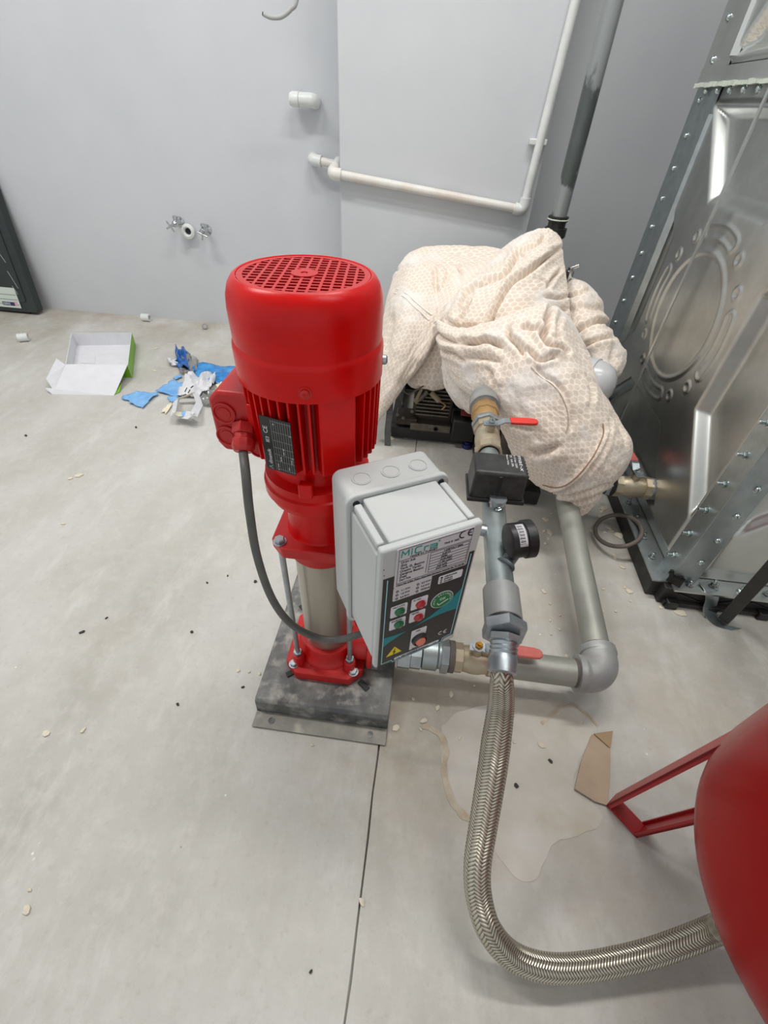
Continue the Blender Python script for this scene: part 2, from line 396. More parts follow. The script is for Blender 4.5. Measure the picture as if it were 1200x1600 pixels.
# ------------------------------------------------------------------ pump base plate
PX, PY = -0.145, 0.525
BZ = 0.045
t = thing('pump_base_plate', (-.135, .55, 0), 'dusty black folded steel base plate under the red vertical pump', 'base plate')
x0, x1, y0, y1 = -.272, 0.002, .385, .80
prof = [(y0 - .034, 0.0), (y0 - .034, .004), (y0 - .002, .004), (y0, BZ - .006), (y0 + .006, BZ), (y1 - .006, BZ), (y1, BZ - .006), (y1 + .002, .004), (y1 + .034, .004), (y1 + .034, 0.0),
        (y1 - .003, 0.0), (y1 - .006, BZ - .006), (y0 + .006, BZ - .006), (y0 + .003, 0.0)]
MB().prism([(a, b) for a, b in prof], (x0, 0, 0), (0, 1, 0), (0, 0, 1), (x1 - x0, 0, 0)).build('top_plate', m_plate, t, bevel=.003)
for q in (0, 1):
    ya, yb = (y0 - .0345, y0 - .003) if q == 0 else (y1 + .003, y1 + .0345)
    MB().box(((x0 + x1) / 2, (ya + yb) / 2, .0046), (x1 - x0 - .002, yb - ya, .0016)).build('fixing_flange', m_plate_edge, t)
    for bx_ in (-.235, -.032):
        mb = MB(); mb.lathe((bx_, (ya + yb) / 2, .0054), (0, 0, 1), [(.0068, 0), (.0068, .0012), (.0048, .0012), (.0042, .0005), (0, .0005)], 20)
        mb.build('fixing_hole', m_plate, t)
for sx in (x0 + .002, x1 - .002):
    MB().box((sx, (y0 + y1) / 2, BZ / 2), (.003, y1 - y0 - .01, BZ - .012)).build('side_skirt', m_plate, t)
for (cx_, cy_, an) in ((-.212, .454, 40), (-.058, .447, -40), (PX - .083, PY + .09, -40), (PX + .083, PY + .09, 40)):
    MB().box((cx_, cy_, BZ + .0015), (.026, .011, .004), Matrix.Rotation(math.radians(an), 3, 'Z')).build('locating_slot', m_rubber, t)

# ------------------------------------------------------------------ vertical pump
pump = thing('vertical_pump', (PX, PY, BZ), 'red vertical multistage pump with finned motor and steel sleeve', 'pump')
def chamfer_sq(h, c): return [(-h + c, -h), (h - c, -h), (h, -h + c), (h, h - c), (h - c, h), (-h + c, h), (-h, h - c), (-h, -h + c)]
up3 = Vector((0, 0, 1))
mb = MB(); mb.prism(chamfer_sq(.082, .026), (PX, PY, BZ), (1, 0, 0), (0, 1, 0), (0, 0, .024))
mb.lathe((PX, PY, BZ + .02), up3, [(.070, 0), (.066, .012), (.059, .022), (.059, .046), (.0575, .05), (.051, .05)], 40)
for sx in (-1, 1):
    for sy in (-1, 1):
        mb.cyl((PX + sx * .0545, PY + sy * .0545, BZ + .015), (PX + sx * .0545, PY + sy * .0545, .098), .0135, .0115, ch=.002)
mb.cyl((PX + .05, PY - .012, .1), (PX + .088, PY - .012, .1), .034); mb.cyl((PX + .088, PY - .012, .1), (PX + .1, PY - .012, .1), .05, ch=.002)
mb.build('foot_casting', m_red_dusty, pump, bevel=.0025)
boltme = MB(); boltme.lathe((0, 0, 0), up3, [(.0105, 0), (.0105, .0018), (.0103, .0018)], 20); boltme.hexn((0, 0, .0018), (0, 0, .0085), .0085)
me_bolt = meshdata(boltme, 'hex_bolt', m_zinc)
for sx in (-1, 1):
    for sy in (-1, 1):
        inst(me_bolt, 'foot_bolt', pump, (PX + sx * .063, PY + sy * .064, BZ + .024), spin=sx * sy * .3)
MB().lathe((PX, PY, .094), up3, [(.05, 0), (.05, .286)], 48).build('stainless_sleeve', m_steel, pump)
for sx in (-1, 1):
    for sy in (-1, 1):
        p = Vector((PX + sx * .0545, PY + sy * .0545, 0))
        r = MB().cyl(p + up3 * .095, p + up3 * .42, .0052, seg=14).build('tie_rod', m_zinc, pump)
        MB().hexn(p + up3 * .1, p + up3 * .108, .0095).build('nut', m_zinc, r)
        inst(me_bolt, 'tie_rod_nut', pump, p + up3 * .431, spin=.2)
mb = MB(); mb.lathe((PX, PY, .376), up3, [(.053, 0), (.0585, .003), (.0585, .03), (.062, .036)], 40)
mb.prism(chamfer_sq(.07, .022), (PX, PY, .410), (1, 0, 0), (0, 1, 0), (0, 0, .021))
mb.build('pump_head', m_red_dusty, pump, bevel=.003)
MB().lathe((PX, PY, .43), up3, [(.056, 0), (.0525, .006), (.0525, .062), (.056, .074), (.073, .078), (.0745, .09)], 44).build('motor_stool', m_red, pump)
mb = MB(); mb.lathe((PX, PY, .518), up3, [(.0745, 0), (.079, .003), (.079, .018), (.076, .02), (.0755, .034), (.064, .040), (.064, .19)], 48)
mb.build('motor_housing', m_red, pump)
MB().box((PX + .004, PY - .0795, .566), (.019, .013, .022)).build('drain_lug', m_red, pump, bevel=.002)
# cooling fins
fin = MB(); fin.add([(.060, -.0017, -.058), (.0855, -.0014, -.046), (.0885, -.0012, .063), (.060, -.0017, .063), (.060, .0017, -.058), (.0855, .0014, -.046), (.0885, .0012, .063), (.060, .0017, .063)],
                    [(0, 3, 2, 1), (4, 5, 6, 7), (0, 1, 5, 4), (1, 2, 6, 5), (2, 3, 7, 6), (3, 0, 4, 7)])
me_fin = meshdata(fin, 'cooling_fin', m_red)
pad_a = -56
for k in range(46):
    a = k * 360 / 46
    if abs((a - pad_a + 180) % 360 - 180) < 18 or abs((a - 188 + 180) % 360 - 180) < 26: continue
    o = bpy.data.objects.new('cooling_fin', me_fin); COL.objects.link(o)
    put(o, pump, Matrix.Translation((PX, PY, .642)) @ Matrix.Rotation(math.radians(a), 4, 'Z'))
ra = math.radians(pad_a); d = Vector((math.cos(ra), math.sin(ra), 0))
MB().box(Vector((PX, PY, .65)) + d * .077, (.018, .046, .115), Matrix.Rotation(ra, 3, 'Z')).build('mounting_pad', m_red, pump, bevel=.002)
# fan cover
fc = MB().lathe((PX, PY, .697), up3, [(.0865, .004), (.0893, 0), (.0897, .036), (.0890, .041), (.0872, .044), (.0876, .050), (.0880, .080), (.0868, .092), (.0835, .102), (.0790, .1085), (.0750, .111), (.0733, .1105), (.0728, .108), (.0720, .108), (.0720, .100), (.0850, .086), (.0860, .006)], 72, closed=True)
cover = fc.build('fan_cover', m_red, pump, ang=30)
gr = MB(); R0 = .0722; ca, sa = math.cos(.10), math.sin(.10); gz = .8055
ux, uy = Vector((ca, sa, 0)), Vector((-sa, ca, 0))
pitch = .0113
for k in range(-6, 7):
    off = (k) * pitch
    if abs(off) >= R0: continue
    h = math.sqrt(R0 * R0 - off * off)
    rot = Matrix.Rotation(.10, 3, 'Z')
    gr.box(Vector((PX, PY, gz)) + ux * off, (.0030, 2 * h, .003), rot)
for k in range(-7, 8):
    off = (k) * .0098
    if abs(off) >= R0: continue
    h = math.sqrt(R0 * R0 - off * off)
    gr.box(Vector((PX, PY, gz)) + uy * off, (2 * h, .0034, .0028), Matrix.Rotation(.10, 3, 'Z'))
gr.lathe((PX, PY, gz - .0015), up3, [(.066, 0), (.0725, 0), (.0725, .0032), (.066, .0032)], 60, closed=True)
g = gr.build('grille', m_red_dusty, cover)
g['kind'] = 'stuff'
hub = MB(); hub.lathe((PX, PY, gz - .001), up3, [(.004, 0), (.0150, 0), (.0150, .0032), (.004, .0032)], 14, closed=True); hub.build('grille_hub', m_red_dusty, cover)
MB().lathe((PX, PY, .75), up3, [(.0855, 0), (0.0, .001)], 40).build('fan_shroud_floor', m_int, pump)
fan = MB()
for k in range(7):
    a = 2 * PI * k / 7
    fan.box((PX + .04 * math.cos(a), PY + .04 * math.sin(a), .768), (.06, .003, .03), Matrix.Rotation(a, 3, 'Z'))
fan.cyl((PX, PY, .752), (PX, PY, .785), .014)
fan.build('cooling_fan', m_black, pump)
scr = MB(); scr.lathe((0, 0, 0), up3, [(.0075, 0), (.0075, .001), (.0052, .001), (.005, .0035), (.003, .0048), (0, .005)], 18)
scr.box((0, 0, .0052), (.005, .001, .0012)); scr.box((0, 0, .0052), (.001, .005, .0012))
me_scr = meshdata(scr, 'cover_screw', m_red_dusty)
for a in (-80, 10, 100, 182):
    ra = math.radians(a); d = Vector((math.cos(ra), math.sin(ra), 0)); inst(me_scr if a == -80 else meshdata(MB().lathe((0, 0, 0), up3, [(.006, 0), (.006, .004), (.004, .006), (0, .0062)], 16), 'cover_screw', m_zinc), 'cover_screw', pump, Vector((PX, PY, .711)) + d * .0894, d)
# terminal box on the motor's left flank
tb = thing_part = None
tbx = MB(); o_ = Vector((-.262, .445, .595))
poly = [(0.0, .012), (.008, 0), (.058, 0), (.066, .008), (.066, .075), (.056, .086), (.012, .086), (0, .074)]
tbx.prism(poly, (-.262, .470, .598), (1, 0, 0), (0, 0, 1), (0, .085, 0))
tbo = tbx.build('terminal_box', m_red_dusty, pump, bevel=.004)
MB().box((-.2, .51, .64), (.03, .06, .06)).build('neck', m_red, tbo, bevel=.003)
MB().prism([(0, 0), (.03, 0), (.03, .02), (.02, .06), (0, .06)], (-.214, .466, .612), (1, 0, 0), (0, 0, 1), (0, .012, 0)).build('cover_step', m_red, tbo, bevel=.002)
for (kx, kz) in ((-.244, .655), (-.246, .622), (-.206, .608)):
    MB().lathe((kx, .4695, kz), (0, -1, 0), [(.0145, 0), (.0145, .002), (.0125, .0025), (.0115, .0005), (.0085, .0005), (.008, .0015), (0, .0015)], 24).build('knockout', m_red_dusty, tbo)
gd = Vector((.10, -.75, -.65)).normalized(); gp = Vector((-.222, .474, .640))
gl = MB(); gl.hexn(gp, gp + gd * .014, .0155, .001); gl.lathe(gp + gd * .014, gd, [(.0125, 0), (.0125, .006), (.0145, .007), (.0145, .017), (.011, .023), (.009, .023)], 10)
gl.build('cable_gland', m_red_dusty, tbo, bevel=.001)
# cable to the control panel
cp0 = gp + gd * .036
path = spline([gp + gd * .03, cp0, ony(384, 740, .415), ony(390, 800, .40), ony(402, 870, .39), ony(425, 935, .385), ony(455, 975, .39), ony(495, 996, .40), ony(530, 999, .40), ony(552, 994, .395), ony(578, 986, .405)], 8)
MB().tube(path, .0058, 14).build('power_cable', m_cable, pump)
# nameplate
na = math.radians(-105); nd = Vector((math.cos(na), math.sin(na), 0)); nu = Vector((-math.sin(na), math.cos(na), 0))
nc = Vector((PX, PY, .636)) + nd * .0895
MB().prism([(-.021, -.038), (.021, -.038), (.021, .038), (-.021, .038)], nc, nu, up3, nd * .0012).build('nameplate', m_panelblack, pump)
npl = [o for o in COL.objects if o.name.startswith('nameplate')][-1]
ln = MB(); nf = nc + nd * .0013
for i in range(9):
    ln.box(nf + nu * (-.006 + i * .0032), (.0004, .0003, .072), Matrix.Rotation(na + PI / 2, 3, 'Z'))
for z in (-.034, -.022, -.012, -.002, .008, .02, .034):
    ln.box(nf + nu * .0075 + up3 * z, (.027, .0003, .0004), Matrix.Rotation(na + PI / 2, 3, 'Z'))
ln.build('ruled_lines', mat('plate_lines', (150, 152, 148), .5), npl)
text('dinamik', npl, nf - nu * .0108 - up3 * .029, up3, -nu, .0072, m_paperwhite)
text('\u039b.', npl, nf - nu * .0108 - up3 * .0365, up3, -nu, .0078, m_cyanline)
text('IE3', npl, nf - nu * .0110 + up3 * .003, up3, -nu, .0068, m_paperwhite)
text('CE', npl, nf - nu * .0115 + up3 * .0155, up3, -nu, .0085, m_paperwhite)
for i, s in enumerate(('TYPE', '50 Hz', 'kW  HP', 'rpm', 'IP 55')):
    text(s, npl, nf + nu * (-.0015 + .0050 * i) - up3 * (.032 - .011 * (i % 3)), up3, -nu, .0028, m_paperwhite)
for (a, b) in ((-.002, .031), (-.002, -.034), (.0195, .02), (.0195, -.012)):
    MB().cyl(nf + nu * a + up3 * b, nf + nu * a + up3 * b + nd * .001, .0012, seg=10).build('rivet', m_zinc, npl)

# ------------------------------------------------------------------ control panel
th = math.radians(31); U = Vector((math.cos(th), math.sin(th), 0)); Wd = Vector((math.sin(th), -math.cos(th), 0))
A0 = Vector((-.101, .423, .62)); BW, BH, BD1, BD2 = .129, .236, .058, .084
cpn = thing('control_panel', A0 + U * BW / 2 + Wd * .07 - up3 * BH, 'light grey wall-box pump control panel with black printed front and buttons', 'control panel')
def rr(w, h, r, n=5):
    P = []
    for cx_, cy_, a0 in ((w - r, r, -90), (w - r, h - r, 0), (r, h - r, 90), (r, r, 180)):
        for i in range(n + 1):
            a = math.radians(a0 + 90 * i / n); P.append((cx_ + r * math.cos(a), cy_ + r * math.sin(a)))
    return P
OB = A0 - up3 * BH
body = MB().prism(rr(BW, BH, .012), OB, U, up3, Wd * BD1).build('enclosure_body', m_grey, cpn, bevel=.0025)
MB().prism(rr(BW + .005, BH + .005, .013), OB - U * .0025 - up3 * .0025 + Wd * (BD1 - .008), U, up3, Wd * .008).build('rim', m_grey, body, bevel=.0015)
e, c = .003, .014
cw, chh = BW - 2 * e, BH - 2 * e
cov = [(c, 0), (cw - c, 0), (cw - c, .006), (cw, c), (cw, chh - c), (cw - c * .55, chh - c), (cw - c, chh - c * .5), (cw - c, chh), (c, chh), (c, chh - c * .5), (c * .55, chh - c), (0, chh - c), (0, c), (c, .006)]
cover_o = MB().prism(cov, OB + U * e + up3 * e + Wd * BD1, U, up3, Wd * (BD2 - .010)).build('enclosure_cover', m_grey, cpn, bevel=.002)
FO = A0 + Wd * (BD1 + BD2)           # front face, top-left
face = [(.006, .003), (cw - .0, .003), (cw - 0, BH - .001), (.006, BH - .001)]
MB().prism([(a, -b) for a, b in [(e, .003), (BW - e, .003), (BW - e, BH - .003), (e, BH - .003)]], FO - Wd * .0105, U, up3, Wd * .0105).build('front_frame', m_grey, cover_o, bevel=.003)
for sx in (.0095, BW - .0095):
    MB().lathe(OB + U * sx + up3 * (BH - .0085) + Wd * (BD1 + .0003), Wd, [(.0042, 0), (.0042, .0006), (0, .0006)], 18).build('screw_hole', m_dark, cover_o)
    MB().prism([(-.0045, -.006), (.0045, -.006), (.0045, .003), (-.0045, .003)], OB + U * sx + up3 * (BH - .0085) + Wd * (BD1 + .004), U, up3, Wd * .066).build('screw_channel', m_grey, cover_o, bevel=.002)
for s_ in (.028, .066, .103):
    MB().lathe(A0 + U * s_ + Wd * .028 + up3 * .0001, up3, [(.0118, 0), (.0118, .0009), (.0105, .0009), (.0105, .0002), (.0098, .0002), (.0094, .0007), (0, .0007)], 30).build('knockout', m_grey, body)
def F(s, t_, h=0.0): return FO + U * s - up3 * t_ + Wd * h
def plate(name, pts, m, h0, h1, parent, ): return MB().add([F(a, b, h1) for a, b in pts] + [F(a, b, h0) for a, b in pts],
    [tuple(reversed(range(len(pts)))), tuple(range(len(pts), 2 * len(pts)))] + [(i, (i + 1) % len(pts), (i + 1) % len(pts) + len(pts), i + len(pts)) for i in range(len(pts))]).build(name, m, parent)
def rrf(x0, y0, x1, y1, r, n=4): return [(x0 + a, y0 + b) for a, b in rr(x1 - x0, y1 - y0, r, n)]
film = plate('front_film', [(.0075, .047), (.122, .047), (.122, .219), (.108, .2215), (.106, .2295), (.026, .2325), (.0245, .2285), (.0075, .2305)], m_panelblack, 0, .0006, cpn)
# cyan outline
ol = [(.0125, .05), (.0125, .2265), (.0270, .2252), (.0290, .2305), (.1045, .2275), (.1055, .2185), (.118, .2155), (.118, .05)]
mb = MB()
for a, b in zip(ol[:-1], ol[1:]):
    p, q = Vector(a), Vector(b); dd = (q - p).normalized(); nn = Vector((-dd.y, dd.x)) * .0006
    pts = [p + nn, q + nn, q - nn, p - nn]; mb.add([F(v.x, v.y, .0009) for v in pts] + [F(v.x, v.y, .0006) for v in pts], [(3, 2, 1, 0), (0, 1, 5, 4), (1, 2, 6, 5), (2, 3, 7, 6), (3, 0, 4, 7)])
mb.build('outline_stripe', m_cyanline, film)
def wave(name, top, bot): plate(name, top + bot[::-1], m_teal, .0006, .0009, film)
def quad(pa, pb, pc, n=8): return [tuple(Vector(pa) * (1 - t) ** 2 + Vector(pb) * 2 * t * (1 - t) + Vector(pc) * t * t) for t in [i / n for i in range(n + 1)]]
wave('teal_wave', quad((.0131, .163), (.026, .1665), (.045, .1655)), quad((.0131, .184), (.024, .174), (.045, .1655)))
wave('teal_wave', quad((.045, .1655), (.092, .150), (.1174, .112)), quad((.045, .1655), (.090, .150), (.1174, .156)))
st = plate('rating_sticker', rrf(.0205, .0045, .1145, .067, .002), m_sticker, .0006, .0012, cpn)
HS = .0012
def fl(parent, a, b, wdt=.0004, m=m_ink, h=.0012):
    p, q = Vector(a), Vector(b); dd = (q - p).normalized(); nn = Vector((-dd.y, dd.x)) * wdt / 2
    return [p + nn, q + nn, q - nn, p - nn]
mb = MB()
L_ = [((.0235, .0065), (.1125, .0065)), ((.0235, .0065), (.0235, .065)), ((.1125, .0065), (.1125, .065)), ((.0235, .065), (.1125, .065)), ((.0235, .0235), (.1125, .0235)), ((.0235, .0605), (.1125, .0605)),
      ((.062, .0255), (.111, .0255)), ((.062, .0255), (.062, .0575)), ((.111, .0255), (.111, .0575)), ((.059, .026), (.059, .057))] + [((.062, .0255 + .0046 * i), (.111, .0255 + .0046 * i)) for i in range(1, 8)]
for a, b in L_:
    pts = fl(None, a, b); mb.add([F(v.x, v.y, HS + .0003) for v in pts] + [F(v.x, v.y, HS - .0001) for v in pts], [(3, 2, 1, 0), (0, 1, 5, 4), (1, 2, 6, 5), (2, 3, 7, 6), (3, 0, 4, 7)])
mb.build('ruled_lines', m_ink, st)
def ft(s, x, y, size, m, parent, h=HS, width=None, align='LEFT', shear=0.0): text(s, parent, F(x, y, h), U, up3, size, m, width=width, align=align, shear=shear)
def mark(m, parent, polys, h=HS, lw=.0016, name='lettering'):
    """heavy strokes: polylines in face coordinates"""
    mb = MB()
    for pl in polys:
        for a, b in zip(pl[:-1], pl[1:]):
            p, q = Vector(a), Vector(b); dd = (q - p).normalized(); nn = Vector((-dd.y, dd.x)) * lw / 2; p = p - dd * lw * .3; q = q + dd * lw * .3
            pts = [p + nn, q + nn, q - nn, p - nn]
            mb.add([F(v.x, v.y, h + .0004) for v in pts] + [F(v.x, v.y, h - .0001) for v in pts], [(3, 2, 1, 0), (0, 1, 5, 4), (1, 2, 6, 5), (2, 3, 7, 6), (3, 0, 4, 7)])
    mb.build(name, m, parent)
yb_, yt_, ym_ = .0178, .0092, .0122
mark(m_tealtext, st, [[(.0262, yb_), (.0270, yt_), (.0304, .0152), (.0345, yt_), (.0345, yb_)], [(.0380, yb_), (.0380, ym_)], [(.0380, .0103), (.0380, .0090)],
     [(.0492, yt_), (.0436, yt_), (.0420, .0108), (.0420, .0162), (.0436, yb_), (.0492, yb_)], [(.0530, yb_), (.0530, ym_), (.0575, ym_)],
     [(.0598, ym_), (.0672, ym_), (.0680, .0130), (.0680, yb_), (.0604, yb_), (.0604, .0150), (.0680, .0150)]], lw=.0013)
ft('®', .0690, .0105, .003, m_tealtext, st)
ft('MADE IN TURKEY', .0365, .0222, .0037, m_ink, st, width=.0325)
ft('TKE K 362', .0765, .0182, .0036, m_ink, st, width=.0185, shear=.15)
def cemark(m, parent, x, y, s, h):
    def arc(cx_, a0, a1): return [(cx_ + s * math.cos(math.radians(a)), y - s * math.sin(math.radians(a))) for a in range(a0, a1 + 1, 20)]
    mark(m, parent, [arc(x, 80, 280), arc(x + 2.15 * s, 80, 280), [(x + 1.2 * s, y), (x + 1.95 * s, y)]], h, lw=s * .28)
cemark(m_ink, st, .1005, .0115, .0050, HS)
for s_, y in zip(('Ürün Adı', 'Güç', 'Tank Ö. Basıncı', 'Üretim Tarihi', 'Çalışma Basıncı', 'Debi', 'Seri No'), (.0282, .0330, .0378, .0426, .0474, .0522, .0570)):
    ft(s_, .0262, y, .0046, m_ink, st)
for i, s_ in enumerate(('1-DEMVLT 2000', '2.2KW', '50/60', '10.04.2024', '11-80 m3/H', '0-8 m/SS', '24711046')):
    ft(s_, .078 - .001 * i, .0293 + .0046 * i, .0036, m_ink, st, shear=.1)
ft('Micra Mak. & Elek. Makine Mühendislik Otomasyon Sistemleri San. Tic. Ltd. Şti.', .0245, .0641, .0028, m_ink, st, width=.086)
kp = plate('rating_key_label', rrf(.0205, .067, .069, .0915, .0015), m_sticker, .0006, .0011, cpn)
for x, y, s_ in ((.0255, .0748, '1,1 KW'), (.0255, .0812, '1,5 KW'), (.0255, .0876, '2,2 KW'), (.0515, .0740, '5,5 KW'), (.0515, .0804, '7,5 KW'), (.0515, .0868, 'TRİFAZ')):
    MB().lathe(F(x, y, .0011), Wd, [(.0012, 0), (.0012, .0004), (.0018, .0004), (.0018, 0)], 14, closed=True).build('tick_circle', m_ink, kp)
    ft(s_, x + .0045, y + .0012, .0036, m_ink, kp, .0011)
k2_ = plate('option_key_label', rrf(.0792, .0738, .1117, .0878, .002), m_paperwhite, .0006, .0011, cpn)
for i, s_ in enumerate(('HİDROFOR', 'DRENAJ', 'YANGIN')):
    MB().lathe(F(.083, .0768 + .0042 * i, .0011), Wd, [(.0 if i == 0 else .001, 0), (.0 if i == 0 else .001, .0004), (.0015, .0004), (.0015, 0)], 14, closed=i > 0).build('tick_circle', m_ink, k2_)
    ft(s_, .0865, .0780 + .0042 * i, .0033, m_ink, k2_, .0011)
for nm, x0_, y0_, x1_, y1_, cx_, cy_, m, s_ in (('indicator_green', .0195, .1025, .0412, .1245, .0312, .1148, m_green, 'VOLT + PTC'), ('indicator_green', .0195, .1302, .0410, .1505, .0320, .1418, m_green, 'ÇALIŞIYOR'),
        ('indicator_red', .0465, .1017, .0685, .1232, .0590, .1150, m_redind, 'SU YOK'), ('indicator_red', .0465, .1290, .0680, .1494, .0590, .1420, m_redind, 'TERMİK')):
    pl = plate('indicator_plate', rrf(x0_, y0_, x1_, y1_, .0018), m_paperwhite, .0006, .0011, cpn)
    MB().lathe(F(cx_, cy_, .001), Wd, [(.0066, 0), (.0066, .0022), (.0056, .0032), (.0048, .0030), (.0040, .0040), (0, .0046)], 26).build('indicator_lamp', m, pl)
    ft(s_, x0_ + .002, y0_ + .0035, .0029, m_ink, pl, .0011)
pl = plate('switch_plate', rrf(.0530, .1712, .0750, .2165, .0016), m_paperwhite, .0006, .0011, cpn)
ft('AÇIK', .0590, .1755, .0030, m_ink, pl, .0011); ft('KAPALI', .0570, .2158, .0030, m_ink, pl, .0011)
sw = MB().lathe(F(.0655, .1940, .001), Wd, [(.0112, 0), (.0112, .004), (.0095, .006), (.0085, .0045), (.0085, .003), (0, .003)], 32).build('rocker_switch', m_black_top, pl)
MB().lathe(F(.0655, .1945, .0035), (Wd + up3 * .25).normalized(), [(.0076, 0), (.0076, .0025), (.0065, .0045), (0, .005)], 28).build('rocker', m_pink, sw)
def disc(x, y, r, n=32): return [(x + r * math.cos(2 * PI * i / n), y - r * math.sin(2 * PI * i / n)) for i in range(n)]
okp = plate('approval_sticker', disc(.0903, .1225, .0158), m_paperwhite, .0006, .0011, cpn)
plate('green_field', disc(.0903, .1225, .0148), m_greenst, .0010, .0014, okp)
ft('OK', .0905, .1222, .0062, m_paperwhite, okp, .0014, align='CENTER')
mark(m_paperwhite, okp, [[(.0840, .1270), (.0865, .1312), (.0985, .1250)]], .0014, lw=.0012, name='tick_mark')
for i, ch_ in enumerate('TEST EDİLMİŞTİR'):
    a = math.radians(200 - i * 15.5)
    o = F(.0903 + .0108 * math.cos(a), .1225 - .0108 * math.sin(a), .0014); rd = (U * math.cos(a) + up3 * math.sin(a))
    text(ch_, okp, o, Wd.cross(rd) * -1, rd, .0030, m_paperwhite, align='CENTER')
cemark(m_paperwhite, film, .1005, .2030, .0036, .0006)
tri_ = plate('warning_triangle', [(.0188, .2120), (.0302, .1930), (.0412, .2108)], m_yellow, .0006, .0010, film)
mark(m_ink, tri_, [[(.0310, .1985), (.0285, .2050), (.0315, .2048), (.0292, .2098)]], .0010, lw=.001, name='lightning_bolt')
sp_ = plate('maker_strip', [(.0325, .2222), (.0985, .2192), (.1000, .2212), (.0985, .2240), (.0325, .2272), (.0308, .2250)], m_paperwhite, .0006, .0010, film)
text('NEXT MÜHENDİSLİK MAKİNE SAN.', sp_, F(.0415, .2257, .0010), U + up3 * .045, up3, .0036, m_ink, width=.042)
text('n·e', sp_, F(.0345, .2259, .0010), U, up3, .0040, m_blueink); text('n·e', sp_, F(.0905, .2232, .0010), U, up3, .0040, m_blueink)
for (a, b) in ((.0075, .031), (.0082, .0405)):
    MB().lathe(F(a, b, 0), Wd, [(.0007, 0), (.0007, .0003), (0, .0004)], 10).build('speck', m_ink, cover_o)
MB().box(A0 + Wd * .0 + U * .05 - up3 * .15 - Wd * .012, (.05, .03, .06), Matrix.Rotation(th, 3, 'Z')).build('mounting_bracket', m_zinc, cpn)

# ------------------------------------------------------------------ pipework
def valve(name, c, ax, r, ln, lever_dir, label, hbase, grip, hl=.1, bend=.02, mb_body=m_brass, nutm=m_bolt):
    """ball valve: body between two hexagon ends, stem nut and lever with a coloured sleeve"""
    c = Vector(c); ax = Vector(ax).normalized(); t = thing(name, c - up3 * r, label, 'valve')
    h = ln / 2
    body = MB(); body.lathe(c - ax * h, ax, [(r * .9, 0), (r * .95, h * .35), (r * .98, h * .38), (r * 1.02, h * .6), (r * 1.1, h * .85), (r * 1.1, h * 1.15), (r * 1.02, h * 1.4), (r * .98, h * 1.62), (r * .95, h * 1.65), (r * .9, ln)], 32)
    body.cyl(c + up3 * r * .7, c + up3 * (hbase - .003), r * .42)
    body.build('body', mb_body, t)
    for s in (-1, 1):
        MB().lathe(c + ax * s * h * .58, ax * s, [(r * 1.06, 0), (r * 1.16, .001), (r * 1.16, h * .38), (r * 1.06, h * .42)], 8).build('hexagon_end', mb_body, t)
    ld = Vector(lever_dir).normalized(); pv = Vector((-ld.y, ld.x, 0)).normalized(); zc = c + up3 * hbase
    w_ = r * .36
    lev = MB()
    prof = [(-.018, 0), (.012, 0), (.012 + bend, bend * .55), (.045 + bend, bend * .55)]
    def strap(mb, pr, w_, th_):
        for (a0, z0), (a1, z1) in zip(pr[:-1], pr[1:]):
            p, q = zc + ld * a0 + up3 * z0, zc + ld * a1 + up3 * z1; mb.slab([p + pv * w_, p - pv * w_, q - pv * w_, q + pv * w_], th_)
    strap(lev, prof, w_, .0025)
    lev.lathe(zc - up3 * .0005, up3, [(r * .46, 0), (r * .46, .003)], 20)
    lo = lev.build('lever', m_zinc, t)
    g = MB(); ga = .026 + bend * .9; zc2 = zc + up3 * bend * .55
    pts = [(ga, w_ * 1.15), (ga + .012, w_ * 1.25), (ga + hl * .8, w_ * 1.2), (ga + hl * .94, w_ * 1.0), (ga + hl, w_ * .5)]
    out = [(a, b) for a, b in pts] + [(a, -b) for a, b in reversed(pts)]
    g.prism(out, zc2 - up3 * .005, ld, pv, up3 * .0075)
    g.build('lever_sleeve', grip, lo, bevel=.002)
    n = MB(); n.hexn(zc + up3 * .002, zc + up3 * .009, r * .3); n.cyl(zc + up3 * .009, zc + up3 * .013, r * .16, seg=14); n.build('stem_nut', nutm, t)
    return t
X, Y_, Z_ = Vector((1, 0, 0)), Vector((0, 1, 0)), Vector((0, 0, 1))
# discharge manifold, along y
mx_, mz_ = .156, .38
def mp(y): return Vector((mx_, y, mz_))
man = thing('discharge_manifold', mp(.64) - up3 * .03, 'short galvanised manifold pipe carrying the pressure switch and gauge', 'pipe')
MB().cyl(mp(.45), mp(.845), .0222, seg=36).build('manifold_pipe', m_pipe2, man)
MB().cyl(mp(.408), mp(.470), .0285, ch=.0015, seg=36).build('coupling', m_cast, man)
MB().lathe(mp(.386), Y_, [(.022, 0), (.0325, .001), (.034, .004), (.034, .016), (.030, .020), (.026, .0215)], 6).build('hexagon_bush', m_zinc, man)
MB().cyl(mp(.4045), mp(.409), .0275, seg=32).build('gasket_ring', m_rubber, man)
MB().cyl(Vector((.118, .60, .385)), Vector((.145, .60, .382)), .011).build('side_nipple', m_zinc, man)
MB().cyl(Vector((.112, .60, .386)), Vector((.120, .60, .385)), .014, seg=6).build('side_plug', m_zinc, man)
MB().lathe(mp(.652) + up3 * .020, up3, [(.012, 0), (.012, .01), (.016, .01), (.016, .02)], 20).build('switch_boss', m_zinc, man)
inst(meshdata(MB().cyl((0, 0, 0), (0, 0, .006), .006, seg=6).cyl((0, 0, .006), (0, 0, .010), .003, seg=10), 'drain_screw', m_bolt), 'drain_screw', man, (.158, .640, .4025), (0, -.3, 1))
valve('ball_valve', mp(.905), Y_, .0265, .115, (.98, .1, 0), 'dull brass ball valve with red lever on the manifold below the quilt', .047, m_grip, hl=.062, bend=.016)
